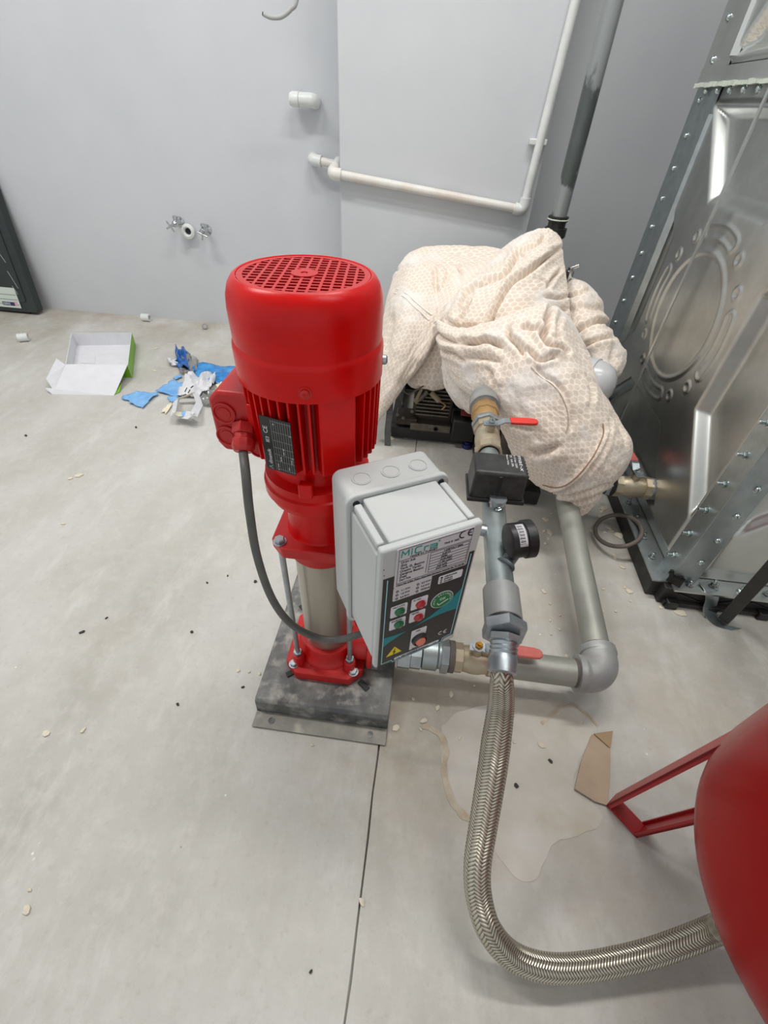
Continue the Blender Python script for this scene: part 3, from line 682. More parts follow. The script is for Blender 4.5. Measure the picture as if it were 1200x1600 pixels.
un = thing('pipe_union', mp(1.02) - up3 * .034, 'tan brass union and grey elbow rising from the manifold into the quilt', 'pipe fitting')
MB().lathe(mp(.962), Y_, [(.026, 0), (.034, .001), (.035, .006), (.035, .016), (.030, .022)], 8).build('zinc_nut', m_zinc, un)
MB().lathe(mp(.982), Y_, [(.030, 0), (.0315, .004), (.0315, .03), (.0345, .032), (.0345, .06), (.031, .066)], 10).build('union_body', m_bronze, un)
MB().lathe(mp(1.048), Y_, [(.028, 0), (.034, .001), (.034, .012), (.028, .014)], 32).build('collar', m_zinc, un)
MB().tube(spline([mp(1.055), mp(1.09), mp(1.115) + Vector((.004, 0, -.003)), mp(1.128) + Vector((.026, .006, -.012)), mp(1.135) + Vector((.07, .01, -.04)), mp(1.14) + Vector((.11, .015, -.09))], 6), [.038] * 6 + [.0355] * 25, 28).build('elbow', m_cast, un)
# pressure switch
ps = thing('pressure_switch', (.152, .685, .402), 'black plastic pressure switch box on the manifold pipe', 'switch')
pw0 = Vector((.103, .655, .408)); du = Vector((1, .03, 0)).normalized(); dv = Vector((-.03, 1, 0)).normalized()
pc = MB(); b4 = [(0, 0), (.100, 0), (.100, .070), (0, .070)]; t4 = [(.003, .003), (.097, .003), (.098, .068), (.002, .068)]
pc.add([pw0 + du * a + dv * b for a, b in b4] + [pw0 + du * a + dv * b + up3 * .062 for a, b in t4], [(3, 2, 1, 0), (4, 5, 6, 7), (0, 1, 5, 4), (1, 2, 6, 5), (2, 3, 7, 6), (3, 0, 4, 7)])
cv = pc.build('switch_cover', m_black_top, ps, bevel=.006, bseg=3)
MB().slab([pw0 + du * a + dv * b + up3 * .005 for a, b in [(-.003, -.003), (.103, -.003), (.103, .073), (-.003, .073)]], .009).build('base_flange', m_black, ps, bevel=.002)
MB().prism([(-.005, 0), (.005, 0), (.004, .055), (-.004, .055)], pw0 + du * .05 + dv * .006, du, up3, -dv * .0055).build('centre_rib', m_black, cv, bevel=.002)
MB().lathe(pw0 + du * .05 - dv * .002 + up3 * .007, up3, [(.0042, 0), (.0042, .003), (.002, .004), (0, .003)], 16).build('cover_screw', m_bolt, ps)
MB().cyl(pw0 + du * .053 + dv * .035 - up3 * .012, pw0 + du * .053 + dv * .035, .014).build('mount', m_zinc, ps)
for k in range(6): MB().box(pw0 + du * .0985 + dv * (.012 + k * .009) + up3 * .03, (.0035, .0035, .05)).build('vent_rib', m_black, cv)
tz = pw0 + up3 * .0625
for i, (s_, sz) in enumerate((('mat-x', .0105), ('6-12 bar 230V', .0055), ('CE  16A 3Ph', .0055), ('Made in Turkey', .0046))):
    text(s_, cv, tz + du * (.083 - i * .0068 + (.001 if i == 0 else 0)) + dv * .063, -dv, du, sz, m_paperwhite, shear=.15 if i == 0 else 0, width=.048 if i == 0 else .044 - .004 * i)
# pressure gauge
gaug = thing('pressure_gauge', (.183, .54, .384), 'round black pressure gauge with barcode sticker standing on the manifold', 'gauge')
ga = Vector((.94, .25, .08)).normalized(); gc = Vector((.160, .533, .428))
case = MB().lathe(gc, ga, [(.024, 0), (.0285, .002), (.0292, .004), (.0292, .026), (.0318, .027), (.0318, .041), (.029, .043), (.0285, .041)], 40).build('gauge_case', m_black, gaug)
MB().cyl(gc + ga * .038, gc + ga * .040, .0286, seg=36).build('dial', m_paperwhite, gaug)
MB().box(gc + ga * .0408, (.001, .003, .04)).build('pointer', m_ink, gaug)
gb = gc + ga * .019 - (ga.cross(up3).normalized().cross(ga)) * .027; g0 = Vector((.163, .510, .397))
MB().lathe(g0, gb - g0, [(.0165, 0), (.014, .004), (.0115, .007), (.0115, (gb - g0).length + .004)], 20).build('stem', m_zinc, gaug)
e1 = ga.cross(up3).normalized(); e2 = e1.cross(ga).normalized()
def gpatch(h0, h1, a0, a1, r):
    n = 8; V = []; Fc = []
    for i in range(n + 1):
        a = math.radians(a0 + (a1 - a0) * i / n); rd = e1 * math.cos(a) + e2 * math.sin(a)
        V += [gc + ga * h0 + rd * r, gc + ga * h1 + rd * r]
    for i in range(n): Fc.append((2 * i, 2 * i + 1, 2 * i + 3, 2 * i + 2))
    return V, Fc
stk = MB().add(*gpatch(.011, .024, 25, 105, .0294)).build('barcode_sticker', m_paperwhite, case, solid=.0002)
bars = MB()
for k in range(13):
    a = 34 + k * 5.2; bars.add(*gpatch(.0125 if k % 3 else .0115, .0205, a, a + (3 if k % 2 else 1.6), .02965))
bars.build('barcode', m_ink, stk)
# suction line, along x then along y
sy, sz = .508, .1
suc = thing('suction_pipe', (.42, .7, .06), 'long dusty grey suction pipe with a big elbow lying along the floor', 'pipe')
MB().cyl((.20, sy, sz), (.372, sy, sz), .0285, seg=36).build('cross_pipe', m_pipe, suc)
MB().cyl((.366, sy, sz), (.376, sy, sz), .0288, seg=36).build('thread_sealant', m_gasket, suc)
r_ = .036
el = spline([(.372, sy, sz), (.392, sy, sz), (.410, sy + .006, sz), (.424, sy + .022, sz), (.428, sy + .042, sz), (.428, sy + .062, sz)], 6)
MB().tube(el, [r_ * 1.06] * 5 + [r_] * (len(el) - 10) + [r_ * 1.06] * 5, 32).build('elbow', m_cast, suc)
MB().cyl((.428, .567, .1), (.428, .578, .1005), .0288, seg=36).build('thread_sealant', m_gasket, suc)
MB().cyl((.428, .57, .1), (.428, 1.07, .15), .028, seg=36).build('long_pipe', m_pipe, suc)
MB().tube(spline([(.428, 1.06, .149), (.43, 1.085, .151), (.445, 1.1, .152), (.48, 1.102, .152)], 5), .034, 28).build('far_elbow', m_cast, suc)
MB().cyl((.10, sy, sz), (.125, sy, sz), .028).build('nipple', m_zinc, suc)
MB().lathe((.094, sy, sz), X, [(.03, 0), (.036, .001), (.036, .016), (.03, .017)], 6).build('lock_nut', m_zinc, suc)
MB().cyl((.111, sy, sz), (.122, sy, sz), .033, seg=30).build('rubber_seal', m_gasket, suc)
un2 = thing('pump_union', (.03, sy, .06), 'bright zinc union between the red pump and the suction valve', 'pipe fitting')
MB().lathe((-.045, PY - .012, .1), X, [(.05, 0), (.05, .012), (.03, .014), (.027, .05)], 30).build('companion_flange', m_zinc, un2)
MB().lathe((.006, sy, sz), X, [(.030, 0), (.038, .001), (.038, .026), (.033, .027)], 8).build('union_nut', m_zinc, un2)
MB().lathe((.032, sy, sz), X, [(.031, 0), (.036, .001), (.036, .022), (.031, .024)], 8).build('tail_nut', m_zinc, un2)
MB().lathe((.056, sy, sz), X, [(.028, 0), (.033, .001), (.033, .030), (.028, .034), (.028, .04)], 28).build('sleeve', m_pipe2, un2)
valve('ball_valve', (.165, sy, sz), X, .0270, .088, (1, -.03, 0), 'dull brass ball valve with faded red lever beside the red pump', .05, m_grip2, hl=.085, bend=.014, nutm=m_gold)
valve('ball_valve', (.625, 1.10, .152), X, .0285, .105, (-.06, .95, 0), 'dull brass ball valve with red lever at the foot of the metal tank', .05, m_grip2, hl=.06, bend=.02)
tv = thing('tank_nipple', (.53, 1.1, .12), 'zinc reducing nipple between the tank valve and the suction pipe', 'pipe fitting')
MB().lathe((.475, 1.101, .152), X, [(.029, 0), (.029, .03), (.036, .031), (.036, .055), (.032, .056), (.032, .062)], 10).build('reducer', m_zinc, tv)
MB().cyl((.536, 1.1, .152), (.578, 1.1, .152), .0255).build('nipple', m_zinc, tv)
MB().lathe((.549, 1.1, .152), X, [(.03, 0), (.034, .001), (.034, .013), (.03, .014)], 6).build('lock_nut', m_zinc, tv)
MB().cyl((.562, 1.1, .152), (.5705, 1.1, .152), .0335, seg=28).build('rubber_seal', m_rubber, tv)
MB().cyl((.672, 1.1, .152), (.70, 1.1, .152), .031, seg=30).build('tank_socket', mat('grey_plastic_socket', (132, 134, 140), .5), tv)
# braided hose
def hose_material():
    m = bpy.data.materials.new('stainless_braid'); m.use_nodes = True; nt = m.node_tree; N = nt.nodes; L = nt.links
    b = N['Principled BSDF']; b.inputs['Metallic'].default_value = 0.9; b.inputs['Roughness'].default_value = .36
    uv = N.new('ShaderNodeUVMap'); uv.uv_map = 'UVMap'
    sx = N.new('ShaderNodeSeparateXYZ'); L.new(uv.outputs[0], sx.inputs[0])
    def math_(op, a, b_=None):
        k = N.new('ShaderNodeMath'); k.operation = op
        for i, q in enumerate((a, b_)):
            if q is None: continue
            if isinstance(q, (int, float)): k.inputs[i].default_value = q
            else: L.new(q, k.inputs[i])
        return k.outputs[0]
    su = math_('MULTIPLY', sx.outputs[0], 12); sv = sx.outputs[1]
    col = math_('FLOOR', su); fr = math_('FRACT', su)
    zig = math_('ABSOLUTE', math_('SUBTRACT', math_('FRACT', math_('MULTIPLY', col, .5)), .25))
    sg = math_('SUBTRACT', math_('MULTIPLY', math_('FRACT', math_('MULTIPLY', col, .5)), 4), 1)      # -1 / +1
    ph = math_('ADD', math_('MULTIPLY', sv, 215), math_('MULTIPLY', math_('MULTIPLY', fr, sg), 1.2))
    st = math_('ABSOLUTE', math_('SUBTRACT', math_('FRACT', ph), .5))
    ed = math_('ABSOLUTE', math_('SUBTRACT', fr, .5))
    hh = math_('ADD', math_('MULTIPLY', st, 1.6), math_('MULTIPLY', ed, -.5))
    rp = N.new('ShaderNodeValToRGB'); rp.color_ramp.elements[0].position = .0; rp.color_ramp.elements[1].position = .35
    rp.color_ramp.elements[0].color = lin((128, 122, 108)); rp.color_ramp.elements[1].color = lin((206, 200, 186))
    L.new(hh, rp.inputs[0]); L.new(rp.outputs[0], b.inputs['Base Color'])
    bp = N.new('ShaderNodeBump'); bp.inputs['Strength'].default_value = .7; bp.inputs['Distance'].default_value = .002; L.new(hh, bp.inputs['Height']); L.new(bp.outputs[0], b.inputs['Normal'])
    return m
hs = thing('braided_hose', (.19, .2, 0.0), 'stainless braided flexible hose looping from the manifold to the red vessel', 'hose')
dense = [(785.5, 1034, .3665), (785, 1046, .3575), (784, 1062, .345), (783, 1100, .293), (775, 1160, .245), (768, 1210, .215), (755, 1290, .17), (746, 1350, .143), (748, 1400, .12), (764, 1452, .1), (800, 1493, .066), (855, 1512, .048), (920, 1510, .04), (1000, 1494, .044), (1060, 1475, .058), (1120, 1452, .088)]
hp = spline([onz(*q) for q in dense] + [Vector((.50, .135, .145)), Vector((.575, .13, .17))], 10)
RC = [.0158, .0158, .0165, .0195, .0220, .0218, .0206, .0197, .0190, .0182, .0175, .0170, .0168, .0170, .0172, .0172, .0172, .0172]
rad = [RC[min(i // 10, 17)] + (RC[min(i // 10 + 1, 17)] - RC[min(i // 10, 17)]) * (i % 10) / 10 for i in range(len(hp))]
seg = 36
hb = MB().tube(hp, rad, seg, cap=False)
ho = hb.build('braid', hose_material(), hs)
uvl = ho.data.uv_layers.new(name='UVMap'); acc = [0]
for i in range(1, len(hp)): acc.append(acc[-1] + (hp[i] - hp[i - 1]).length)
for poly in ho.data.polygons:
    ks = [ho.data.loops[l].vertex_index % seg for l in poly.loop_indices]
    wrap = max(ks) - min(ks) > 2
    for l in poly.loop_indices:
        vi = ho.data.loops[l].vertex_index; k = vi % seg
        uvl.data[l].uv = ((k + (seg if wrap and k == 0 else 0)) / seg, acc[vi // seg])
fdir = (hp[0] - mp(.386)).normalized(); f0 = mp(.386)
nt_ = MB(); nt_.lathe(f0 - fdir * .001, fdir, [(.02, 0), (.0255, .001), (.0255, .010), (.021, .012)], 6); nt_.build('hose_nut', m_zinc, hs)
fl_ = MB(); LN = (hp[0] - f0).length
fl_.lathe(f0 + fdir * .010, fdir, [(.0195, 0), (.0205, .002), (.0185, .006), (.0205, .0085), (.0185, .012), (.0205, .0145), (.0185, .018), (.0195, .021), (.0205, .024), (.0205, .042), (.0170, .0435)], 28)
fl_.build('crimped_ferrule', m_zinc, hs)

# ------------------------------------------------------------------ red expansion vessel
VX, VY, VR, VZ0, VH = .602, .128, .228, .183, .80
ves = thing('expansion_vessel', (VX, VY, 0), 'glossy red expansion vessel on bent strap legs at the right edge', 'vessel')
prof = [(0.0, VZ0)]
kd = .69 * VR
for i in range(1, 15):
    a = PI / 2 * i / 14; prof.append((VR * math.sin(a), VZ0 + kd * (1 - math.cos(a))))
zt = VH - kd
prof += [(VR, zt)] + [(VR * math.cos(PI / 2 * i / 12), zt + kd * math.sin(PI / 2 * i / 12)) for i in range(1, 12)] + [(0.0, VH)]
MB().lathe((VX, VY, 0), up3, prof, 72).build('vessel_shell', m_red_tank, ves, ang=60)
MB().lathe((VX, VY, 0), up3, [(VR - .004, .475), (VR + .0025, .48), (VR + .0025, .492), (VR - .004, .497)], 72).build('weld_band', m_red_tank, ves)
MB().cyl((VX, VY, .15), (VX, VY, VZ0 + .01), .026).build('inlet_stub', m_red_leg, ves)
MB().tube(spline([(VX, VY, .155), (VX - .004, VY, .14), (VX - .02, VY, .132), (VX - .05, VY + .003, .14)], 4), .022, 20).build('inlet_elbow', m_zinc, ves)
for a in (133, 253, 13):
    ra = math.radians(a); rd = Vector((math.cos(ra), math.sin(ra), 0)); tg = Vector((-rd.y, rd.x, 0)); o = Vector((VX, VY, 0))
    hw = .0145
    leg = MB()
    pr = [(.227, .352), (.252, .003), (.190, .003), (.160, .235)]
    for (r0, z0), (r1, z1) in zip(pr[:-1], pr[1:]):
        p, q = o + rd * r0 + up3 * z0, o + rd * r1 + up3 * z1
        leg.slab([p + tg * hw, p - tg * hw, q - tg * hw, q + tg * hw], .0035)
    for s in (-1, 1):
        for (r0, z0), (r1, z1) in ((pr[0], pr[1]), (pr[2], pr[3])):
            p, q = o + rd * r0 + up3 * z0 + tg * s * hw, o + rd * r1 + up3 * z1 + tg * s * hw
            inw = -rd * .008 if r0 == .227 else rd * .008
            leg.slab([p, q, q + inw, p + inw], .003)
    lo = leg.build('leg', m_red_leg, ves)
    MB().lathe(o + rd * .222 + up3 * .0032, up3, [(.0055, 0), (.0055, .0006), (0, .0006)], 16).build('fixing_hole', m_floor, lo)

# ------------------------------------------------------------------ sectional water tank
tank = thing('water_tank', (1.2, 1.36, 0), 'galvanised sectional water tank with pressed panels and bolted edges', 'tank')
PYC, PZC = 1.365, .545
def emboss(a, b, far=.5):
    """outward relief of a pressed panel; a, b run from the panel centre, half size .5"""
    r = math.hypot(a, b); h = 0.0
    def sm(x, e0, e1):
        t_ = max(0, min(1, (x - e0) / (e1 - e0))); return t_ * t_ * (3 - 2 * t_)
    # shallow raised field
    h += .016 * sm(min(.47 - max(abs(a), abs(b)), far - a), 0, .02)
    # four triangular recesses between diagonal ridges
    m = max(abs(a), abs(b)); n_ = min(abs(a), abs(b))
    dd = min(m - .255, (m - n_) - .115, .455 - m, far - .015 - a)
    h -= .030 * sm(dd, -.004, .03)
    # ring beads
    def bead(d, w_, hh): return hh * max(0, 1 - (d / w_) ** 2) if abs(d) < w_ else 0
    h += bead(r - .165, .009, .0045)
    an = math.degrees(math.atan2(b, a))
    for c0 in (0, 90, 180, 270):
        da = abs((an - c0 + 180) % 360 - 180) * PI / 180 * .212
        d = math.hypot(max(0, da - .070), r - .212)
        h += bead(abs(d - .016), .006, .0035)
    for c0 in (34, 56, 124, 146, 214, 236, 304, 326):
        cx_, cy_ = .215 * math.cos(math.radians(c0)), .215 * math.sin(math.radians(c0))
        h += bead(abs(math.hypot(a - cx_, b - cy_) - .013), .0055, .0035)
    return h
def panel(name, mapf, n, m, far=.5):
    V = []; Fc = []
    for i in range(n + 1):
        for j in range(n + 1):
            a, b = -.5 + i / n, -.5 + j / n; V.append(mapf(a, b, emboss(a, b, far)))
    for i in range(n):
        for j in range(n):
            k = i * (n + 1) + j; Fc.append((k, k + 1, k + n + 2, k + n + 1))
    return MB().add(V, Fc).build(name, m, tank, ang=60)
TX, TY = .695, .85
panel('side_panel', lambda a, b, h: (TX - h, PYC + a * 1.03, PZC + b * .955), 280, m_galv, .36)
panel('side_panel', lambda a, b, h: (TX - .006 - h, PYC + a * 1.03, 1.515 + b * .985), 120, m_galv3, .36)
panel('front_panel', lambda a, b, h: (1.22 + a * 1.03, TY - h * .7, PZC + b * .955), 130, m_galv3)
panel('front_panel', lambda a, b, h: (1.22 + a * 1.03, TY - h * .7, 1.515 + b * .985), 60, m_galv3)
mb = MB(); xb, yb2 = 1.735, 1.88
mb.add([(xb, TY, .06), (xb, yb2, .06), (TX + .001, yb2, .06), (xb, TY, 2.01), (xb, yb2, 2.01), (TX + .001, yb2, 2.01), (TX + .001, TY + .001, 2.01)], [(0, 1, 4, 3), (1, 2, 5, 4), (3, 4, 5, 6)])
mb.build('tank_shell', m_galv3, tank)
# flanges
MB().box((.668, (TY + 1.88) / 2, .063), (.056, 1.03 + .05, .005)).build('bottom_flange', m_galv2, tank)
MB().box((1.21, .824, .063), (1.05, .054, .005)).build('bottom_flange', m_galv3, tank)
MB().box((TX - .006, 1.815, .545), (.006, .146, .965)).build('edge_flange', m_galv2, tank)
MB().prism([(0, 0), (.016, .012), (.016, .034), (0, .048)], (TX - .009, 1.690, .10), (-1, 0, 0), (0, 1, 0), (0, 0, .86)).build('edge_bead', m_galv2, tank)
MB().box((TX - .012, 1.815, 1.535), (.006, .150, .985)).build('edge_flange', m_galv3, tank)
MB().prism([(0, 0), (.016, .012), (.016, .034), (0, .048)], (TX - .015, 1.690, 1.07), (-1, 0, 0), (0, 1, 0), (0, 0, .88)).build('edge_bead', m_galv3, tank)
# seam between the lower and upper courses
MB().box((TX - .017, 1.365, 1.036), (.006, 1.03, .036)).build('seam_flange', m_galv3, tank)
sl = MB()
for k in range(70):
    y = .86 + k * .0146; sl.box((TX - .022 - .002 * random.random(), y, 1.0175 + .002 * random.random()), (.008, .0152, .007 + .004 * random.random()))
sl.build('sealant_bead', m_seal, tank)
# corner angle
MB().box((TX - .011, TY + .012, 1.04), (.006, .058, 1.96)).build('corner_angle', m_galv2, tank, bevel=.001)
MB().box((TX + .018, TY - .019, 1.04), (.064, .006, 1.96)).build('corner_angle', m_galv2, tank, bevel=.001)
# bolts
tbm = MB(); tbm.lathe((0, 0, 0), up3, [(.0095, 0), (.0095, .0015)], 16); tbm.hexn((0, 0, .0015), (0, 0, .008), .0078); tbm.cyl((0, 0, .008), (0, 0, .019), .0042, seg=12, ch=.0008)
me_tb = meshdata(tbm, 'bolt', m_bolt)
tbr = MB(); tbr.lathe((0, 0, 0), up3, [(.0095, 0), (.0095, .0015), (.0075, .0015), (.007, .005), (.0045, .0075), (0, .008)], 18)
me_tr = meshdata(tbr, 'bolt', m_bolt)
for k in range(12):
    z = .125 + k * .0775
    inst(me_tb, 'bolt', tank, (TX - .014, TY + .014, z), (-1, 0, 0), k); inst(me_tr, 'bolt', tank, (TX + .026, TY - .022, z + .02), (0, -1, 0), k)
    inst(me_tr, 'bolt', tank, (TX - .009, 1.840, z + .01), (-1, 0, 0), k)
for k in range(8):
    inst(me_tr, 'bolt', tank, (TX - .015, 1.840, 1.07 + k * .078), (-1, 0, 0), k)
for k in range(13):
    inst(me_tb, 'bolt', tank, (.661, .905 + k * .0755, .0655), (0, 0, 1), k)
    inst(me_tr, 'bolt', tank, (TX - .0145, .905 + k * .075, 1.006), (-1, 0, 0), k)
for k in range(15):
    inst(me_tb, 'bolt', tank, (.728 + k * .063, .819, .0655), (0, 0, 1), k * .7)
for p in ((.684, .838, .088), (.706, .828, .078)):
    inst(meshdata(MB().hexn((0, 0, 0), (0, 0, .008), .0095).cyl((0, 0, .008), (0, 0, .022), .005, seg=12), 'bolt', m_bolt_d), 'bolt', tank, p, (-.6, -.8, .25))
MB().box((.690, .822, .075), (.034, .012, .022), Matrix.Rotation(-.7, 3, 'Z')).build('corner_clamp', m_bolt_d, tank)
MB().box((.655, 1.405, .545), (.004, .011, .93)).build('upright_strip', m_galv3, tank)  # thin bright upright strip added just in front of the side panel
# base frame
fr = thing('tank_base_frame', (1.2, 1.3, 0), 'black steel base frame under the galvanised water tank', 'frame')
MB().box((.662, 1.36, .030), (.03, 1.06, .058)).build('side_rail', m_blackmetal, fr, bevel=.002)
MB().box((1.2, .822, .030), (1.06, .03, .058)).build('front_rail', m_blackmetal, fr, bevel=.002)
MB().box((1.2, .802, .012), (1.04, .012, .012)).build('lower_rail', m_blackmetal, fr)
for x in (.70, .80, .93, 1.08):
    MB().box((x, .802, .012), (.03, .03, .024)).build('pad', m_black, fr, bevel=.003)
for k in range(9):
    MB().box((.74 + k * .09, .806, .034), (.07, .004, .004), Matrix.Rotation(.35 * (-1) ** k, 3, 'Y')).build('lattice_bar', m_black, fr)
# brace bar with its bracket
br = thing('tank_brace', (.83, .775, 0), 'black square brace bar rising from a grey bracket beside the tank', 'brace')
p0 = Vector((.828, .772, .012)); p1 = ony(1200, 893, .70); p2 = p0 + (p1 - p0).normalized() * .9
dr = (p2 - p0).normalized()
MB().prism([(-.0125, -.0125), (.0125, -.0125), (.0125, .0125), (-.0125, .0125)], p0, dr.cross(up3).normalized(), dr.cross(up3).normalized().cross(dr), p2 - p0).build('bar', m_blackmetal, br, bevel=.001)
bp_ = spline([(.772, .835, .072), (.778, .812, .070), (.786, .798, .05), (.792, .79, .02), (.80, .775, .004), (.815, .755, .002), (.85, .748, .002)], 4)
mb = MB()
for a, b in zip(bp_[:-1], bp_[1:]):
    sd = Vector((.018, .006, 0)) * (1 if a.z > .01 else .8); mb.slab([a + sd, a - sd, b - sd, b + sd], .003)
mb.build('bracket', m_galv2, br)
inst(me_tb, 'bolt', br, (.784, .822, .074), (0, 0, 1))

# ------------------------------------------------------------------ riser pipe
rs = thing('riser_pipe', (.413, 2.0, 0), 'dark paint-spattered vertical steel riser pipe beside the pier', 'pipe')
MB().cyl((.413, 2.0, 0), (.405, 2.0, CEIL), .0275, seg=32).build('pipe', m_riser, rs)
MB().lathe((.4115, 2.0, .60), up3, [(.03, 0), (.041, .001), (.041, .03), (.032, .031), (.032, .05), (.037, .051), (.037, .066), (.03, .067)], 8).build('coupling', m_blackmetal, rs)
MB().lathe((.4115, 2.0, .655), up3, [(.0375, 0), (.0385, .002), (.0375, .004)], 32).build('seal_ring', m_seal, rs)

# ------------------------------------------------------------------ white pipework on the walls
def elbow_pts(a, b, c, r):
    a, b, c = Vector(a), Vector(b), Vector(c); u_ = (a - b).normalized(); v_ = (c - b).normalized()
    return [b + u_ * r, b + (u_ + v_) * r * .28 + u_ * r * .15 * 0, b + v_ * r]
wp = thing('white_wall_pipe', (-.1, 2.18, .62), 'white plastic water pipe running across the pier and up its edge', 'pipe')
yq = 2.178
A_ = ony(521, 271, yq); B_ = ony(817, 328, yq); Cc = ony(900, 0, yq); Dd = B_ + (Cc - B_) * 2.2; Dd.z = min(Dd.z, CEIL)
Dd = B_ + (Cc - B_) * ((CEIL - B_.z) / (Cc.z - B_.z))
rp_ = .0155
MB().cyl(A_, B_, rp_, seg=20).build('cross_pipe', m_white_stain, wp)
MB().cyl(B_, Dd, rp_, seg=20).build('upright_pipe', m_white, wp)
hz = (B_ - A_).normalized(); vt = (Dd - B_).normalized()
MB().tube(spline([B_ - hz * .035, B_ - hz * .012, B_ + vt * .012, B_ + vt * .04], 5), .0205, 20).build('elbow', m_white, wp)
MB().tube(spline([A_ + hz * .03, A_ + hz * .004, A_ + Vector((-.006, .02, .004)), A_ + Vector((-.004, .06, .012))], 5), .0215, 20).build('elbow', m_white_stain, wp)
S0 = ony(492, 250, 2.38); S1 = ony(533, 259, 2.36)
MB().tube(spline([A_ + Vector((-.004, .05, .010)), A_ + Vector((-.004, .12, .03)), S1 + Vector((-.002, -.05, -.01)), S1], 5), .0155, 16).build('return_pipe', m_white, wp)
MB().cyl(S1, S0, .0155, seg=18).build('wall_pipe', m_white_stain, wp)
d_ = (S0 - S1).normalized()
MB().tube(spline([S0 - d_ * .03, S0 + d_ * .006, S0 + d_ * .016 + Vector((0, .03, 0)), S0 + d_ * .016 + Vector((0, .05, 0))], 5), .0215, 20).build('wall_elbow', m_white, wp)
cl = ony(841, 222, yq)
MB().box(cl + Vector((0, .008, 0)), (.062, .026, .018)).build('pipe_clip', m_white, wp, bevel=.003)
K0 = ony(458, 155, 2.375); K1 = ony(488, 157, 2.375)
kc = thing('capped_pipe_stub', K1 + Vector((0, .045, 0)), 'short capped white pipe stub jutting from the left wall', 'pipe stub')
dk = (K0 - K1).normalized()
MB().tube(spline([K1 + Vector((.0, .046, -.004)), K1 + Vector((.004, .02, -.003)), K1 + dk * .008, K1 + dk * .05], 5), .0235, 20).build('elbow', m_white, kc)
MB().lathe(K1 + dk * .046, dk, [(.0205, 0), (.0205, .006), (.0245, .008), (.0245, .034), (.02, .044), (.008, .048), (0, .0485)], 24).build('cap', m_white, kc)
# drain rosette and two angle valves
R_ = ony(293, 362, 2.40)
ro = thing('drain_outlet', (R_.x, 2.42, R_.z), 'white round drain outlet on the left wall between two chrome valves', 'drain')
MB().lathe((R_.x, 2.421, R_.z), (.1, -1, .05), [(.022, 0), (.022, .012), (.030, .014), (.033, .02), (.031, .026), (.021, .030), (.016, .026), (.014, .018), (.013, .004)], 30).build('rosette', m_white, ro)
MB().cyl((R_.x, 2.418, R_.z), (R_.x + .002, 2.405, R_.z), .0125, seg=20).build('pipe_bore', m_dark, ro)
for i, (px_, py_, tl) in enumerate(((276, 349, .5), (319, 361, -.3))):
    q = ony(px_, py_, 2.385)
    av = thing('angle_valve', (q.x, 2.42, q.z), ['chrome angle valve left of the white drain outlet', 'chrome angle valve right of the white drain outlet'][i], 'valve', 'angle valves on the left wall')
    MB().lathe((q.x, 2.421, q.z), (0, -1, 0), [(.024, 0), (.022, .004), (.012, .008), (.010, .012), (.010, .045), (.013, .046), (.013, .06), (.006, .066)], 20).build('body', m_chrome, av)
    MB().lathe((q.x, 2.375, q.z + .006), (.2, 0, 1), [(.009, 0), (.009, .016), (.012, .017), (.012, .026), (.008, .027)], 8).build('outlet', m_chrome, av)
    hc = Vector((q.x + (-.018 if i == 0 else .004), 2.352, q.z - .008))
    h_ = MB()
    for a in (tl, tl + PI / 2):
        v_ = Vector((math.cos(a), -.15, math.sin(a))).normalized(); h_.cyl(hc - v_ * .026, hc + v_ * .026, .0042, seg=10, ch=.001)
    h_.cyl(hc, (q.x, 2.375, q.z), .006, seg=12); h_.build('cross_handle', m_chrome, av)
# cable end hanging at the top
wq = [ony(412, 22, 2.20), ony(424, 27, 2.20), ony(440, 26, 2.20), ony(455, 14, 2.2), ony(464, -2, 2.2)]
wq += [wq[-1] + Vector((.03, .02, .12)), wq[-1] + Vector((.06, .05, .5)), wq[-1] + Vector((.07, .1, CEIL - wq[-1].z))]
hw = thing('hanging_cable', wq[-1], 'cut end of a grey cable hanging at the top of the left wall', 'cable')
MB().tube(spline(wq, 6), .0068, 12).build('sheath', mat('pale_cable', (176, 176, 176), .5), hw)
MB().cyl(wq[0] - (wq[1] - wq[0]).normalized() * .004, wq[0], .005, seg=10).build('core_end', m_dark, hw)
# dark panel leaning on the wall
case = thing('dark_case', (-2.45, 2.33, 0), 'dark green flat case leaning on the wall at the left edge', 'case')
pB, pT = Vector((-2.135, 2.300, .012)), Vector((-2.135, 2.372, .62)); LW = .62; lv = (pT - pB).normalized(); nv = Vector((0, -lv.z, lv.y)).normalized()
ux_ = Vector((-1, 0, 0))
MB().prism(rr(LW, .62, .02), pB, ux_, lv, -nv * .045).build('case_shell', m_case, case, bevel=.004)
MB().prism(rr(LW - .09, .52, .02), pB + ux_ * .045 + lv * .05 + nv * .0005, ux_, lv, nv * .004).build('raised_field', m_case, case, bevel=.003)
lb = MB().prism([(0, 0), (.34, 0), (.34, .10), (0, .10)], pB + ux_ * .085 + lv * .02 + nv * .0045, ux_, lv, nv * .0006).build('label_sticker', mat('label_paper', (206, 216, 206), .5), case)
for i in range(3):
    MB().prism([(0, 0), (.25, 0), (.25, .004), (0, .004)], pB + ux_ * .09 + lv * (.035 + .024 * i) + nv * .0052, ux_, lv, nv * .0003).build('printed_line', mat('label_grey', (150, 160, 150), .5), lb)
MB().prism([(0, 0), (.07, 0), (.07, .018), (0, .018)], pB + ux_ * .115 + lv * .030 + nv * .0052, ux_, lv, nv * .0004).build('printed_block', mat('label_indigo', (52, 44, 92), .5), lb)
MB().prism([(0, 0), (.016, 0), (.016, .022), (0, .022)], pB + ux_ * .098 + lv * .030 + nv * .0052, ux_, lv, nv * .0004).build('printed_emblem', mat('label_pink', (214, 170, 176), .5), lb)
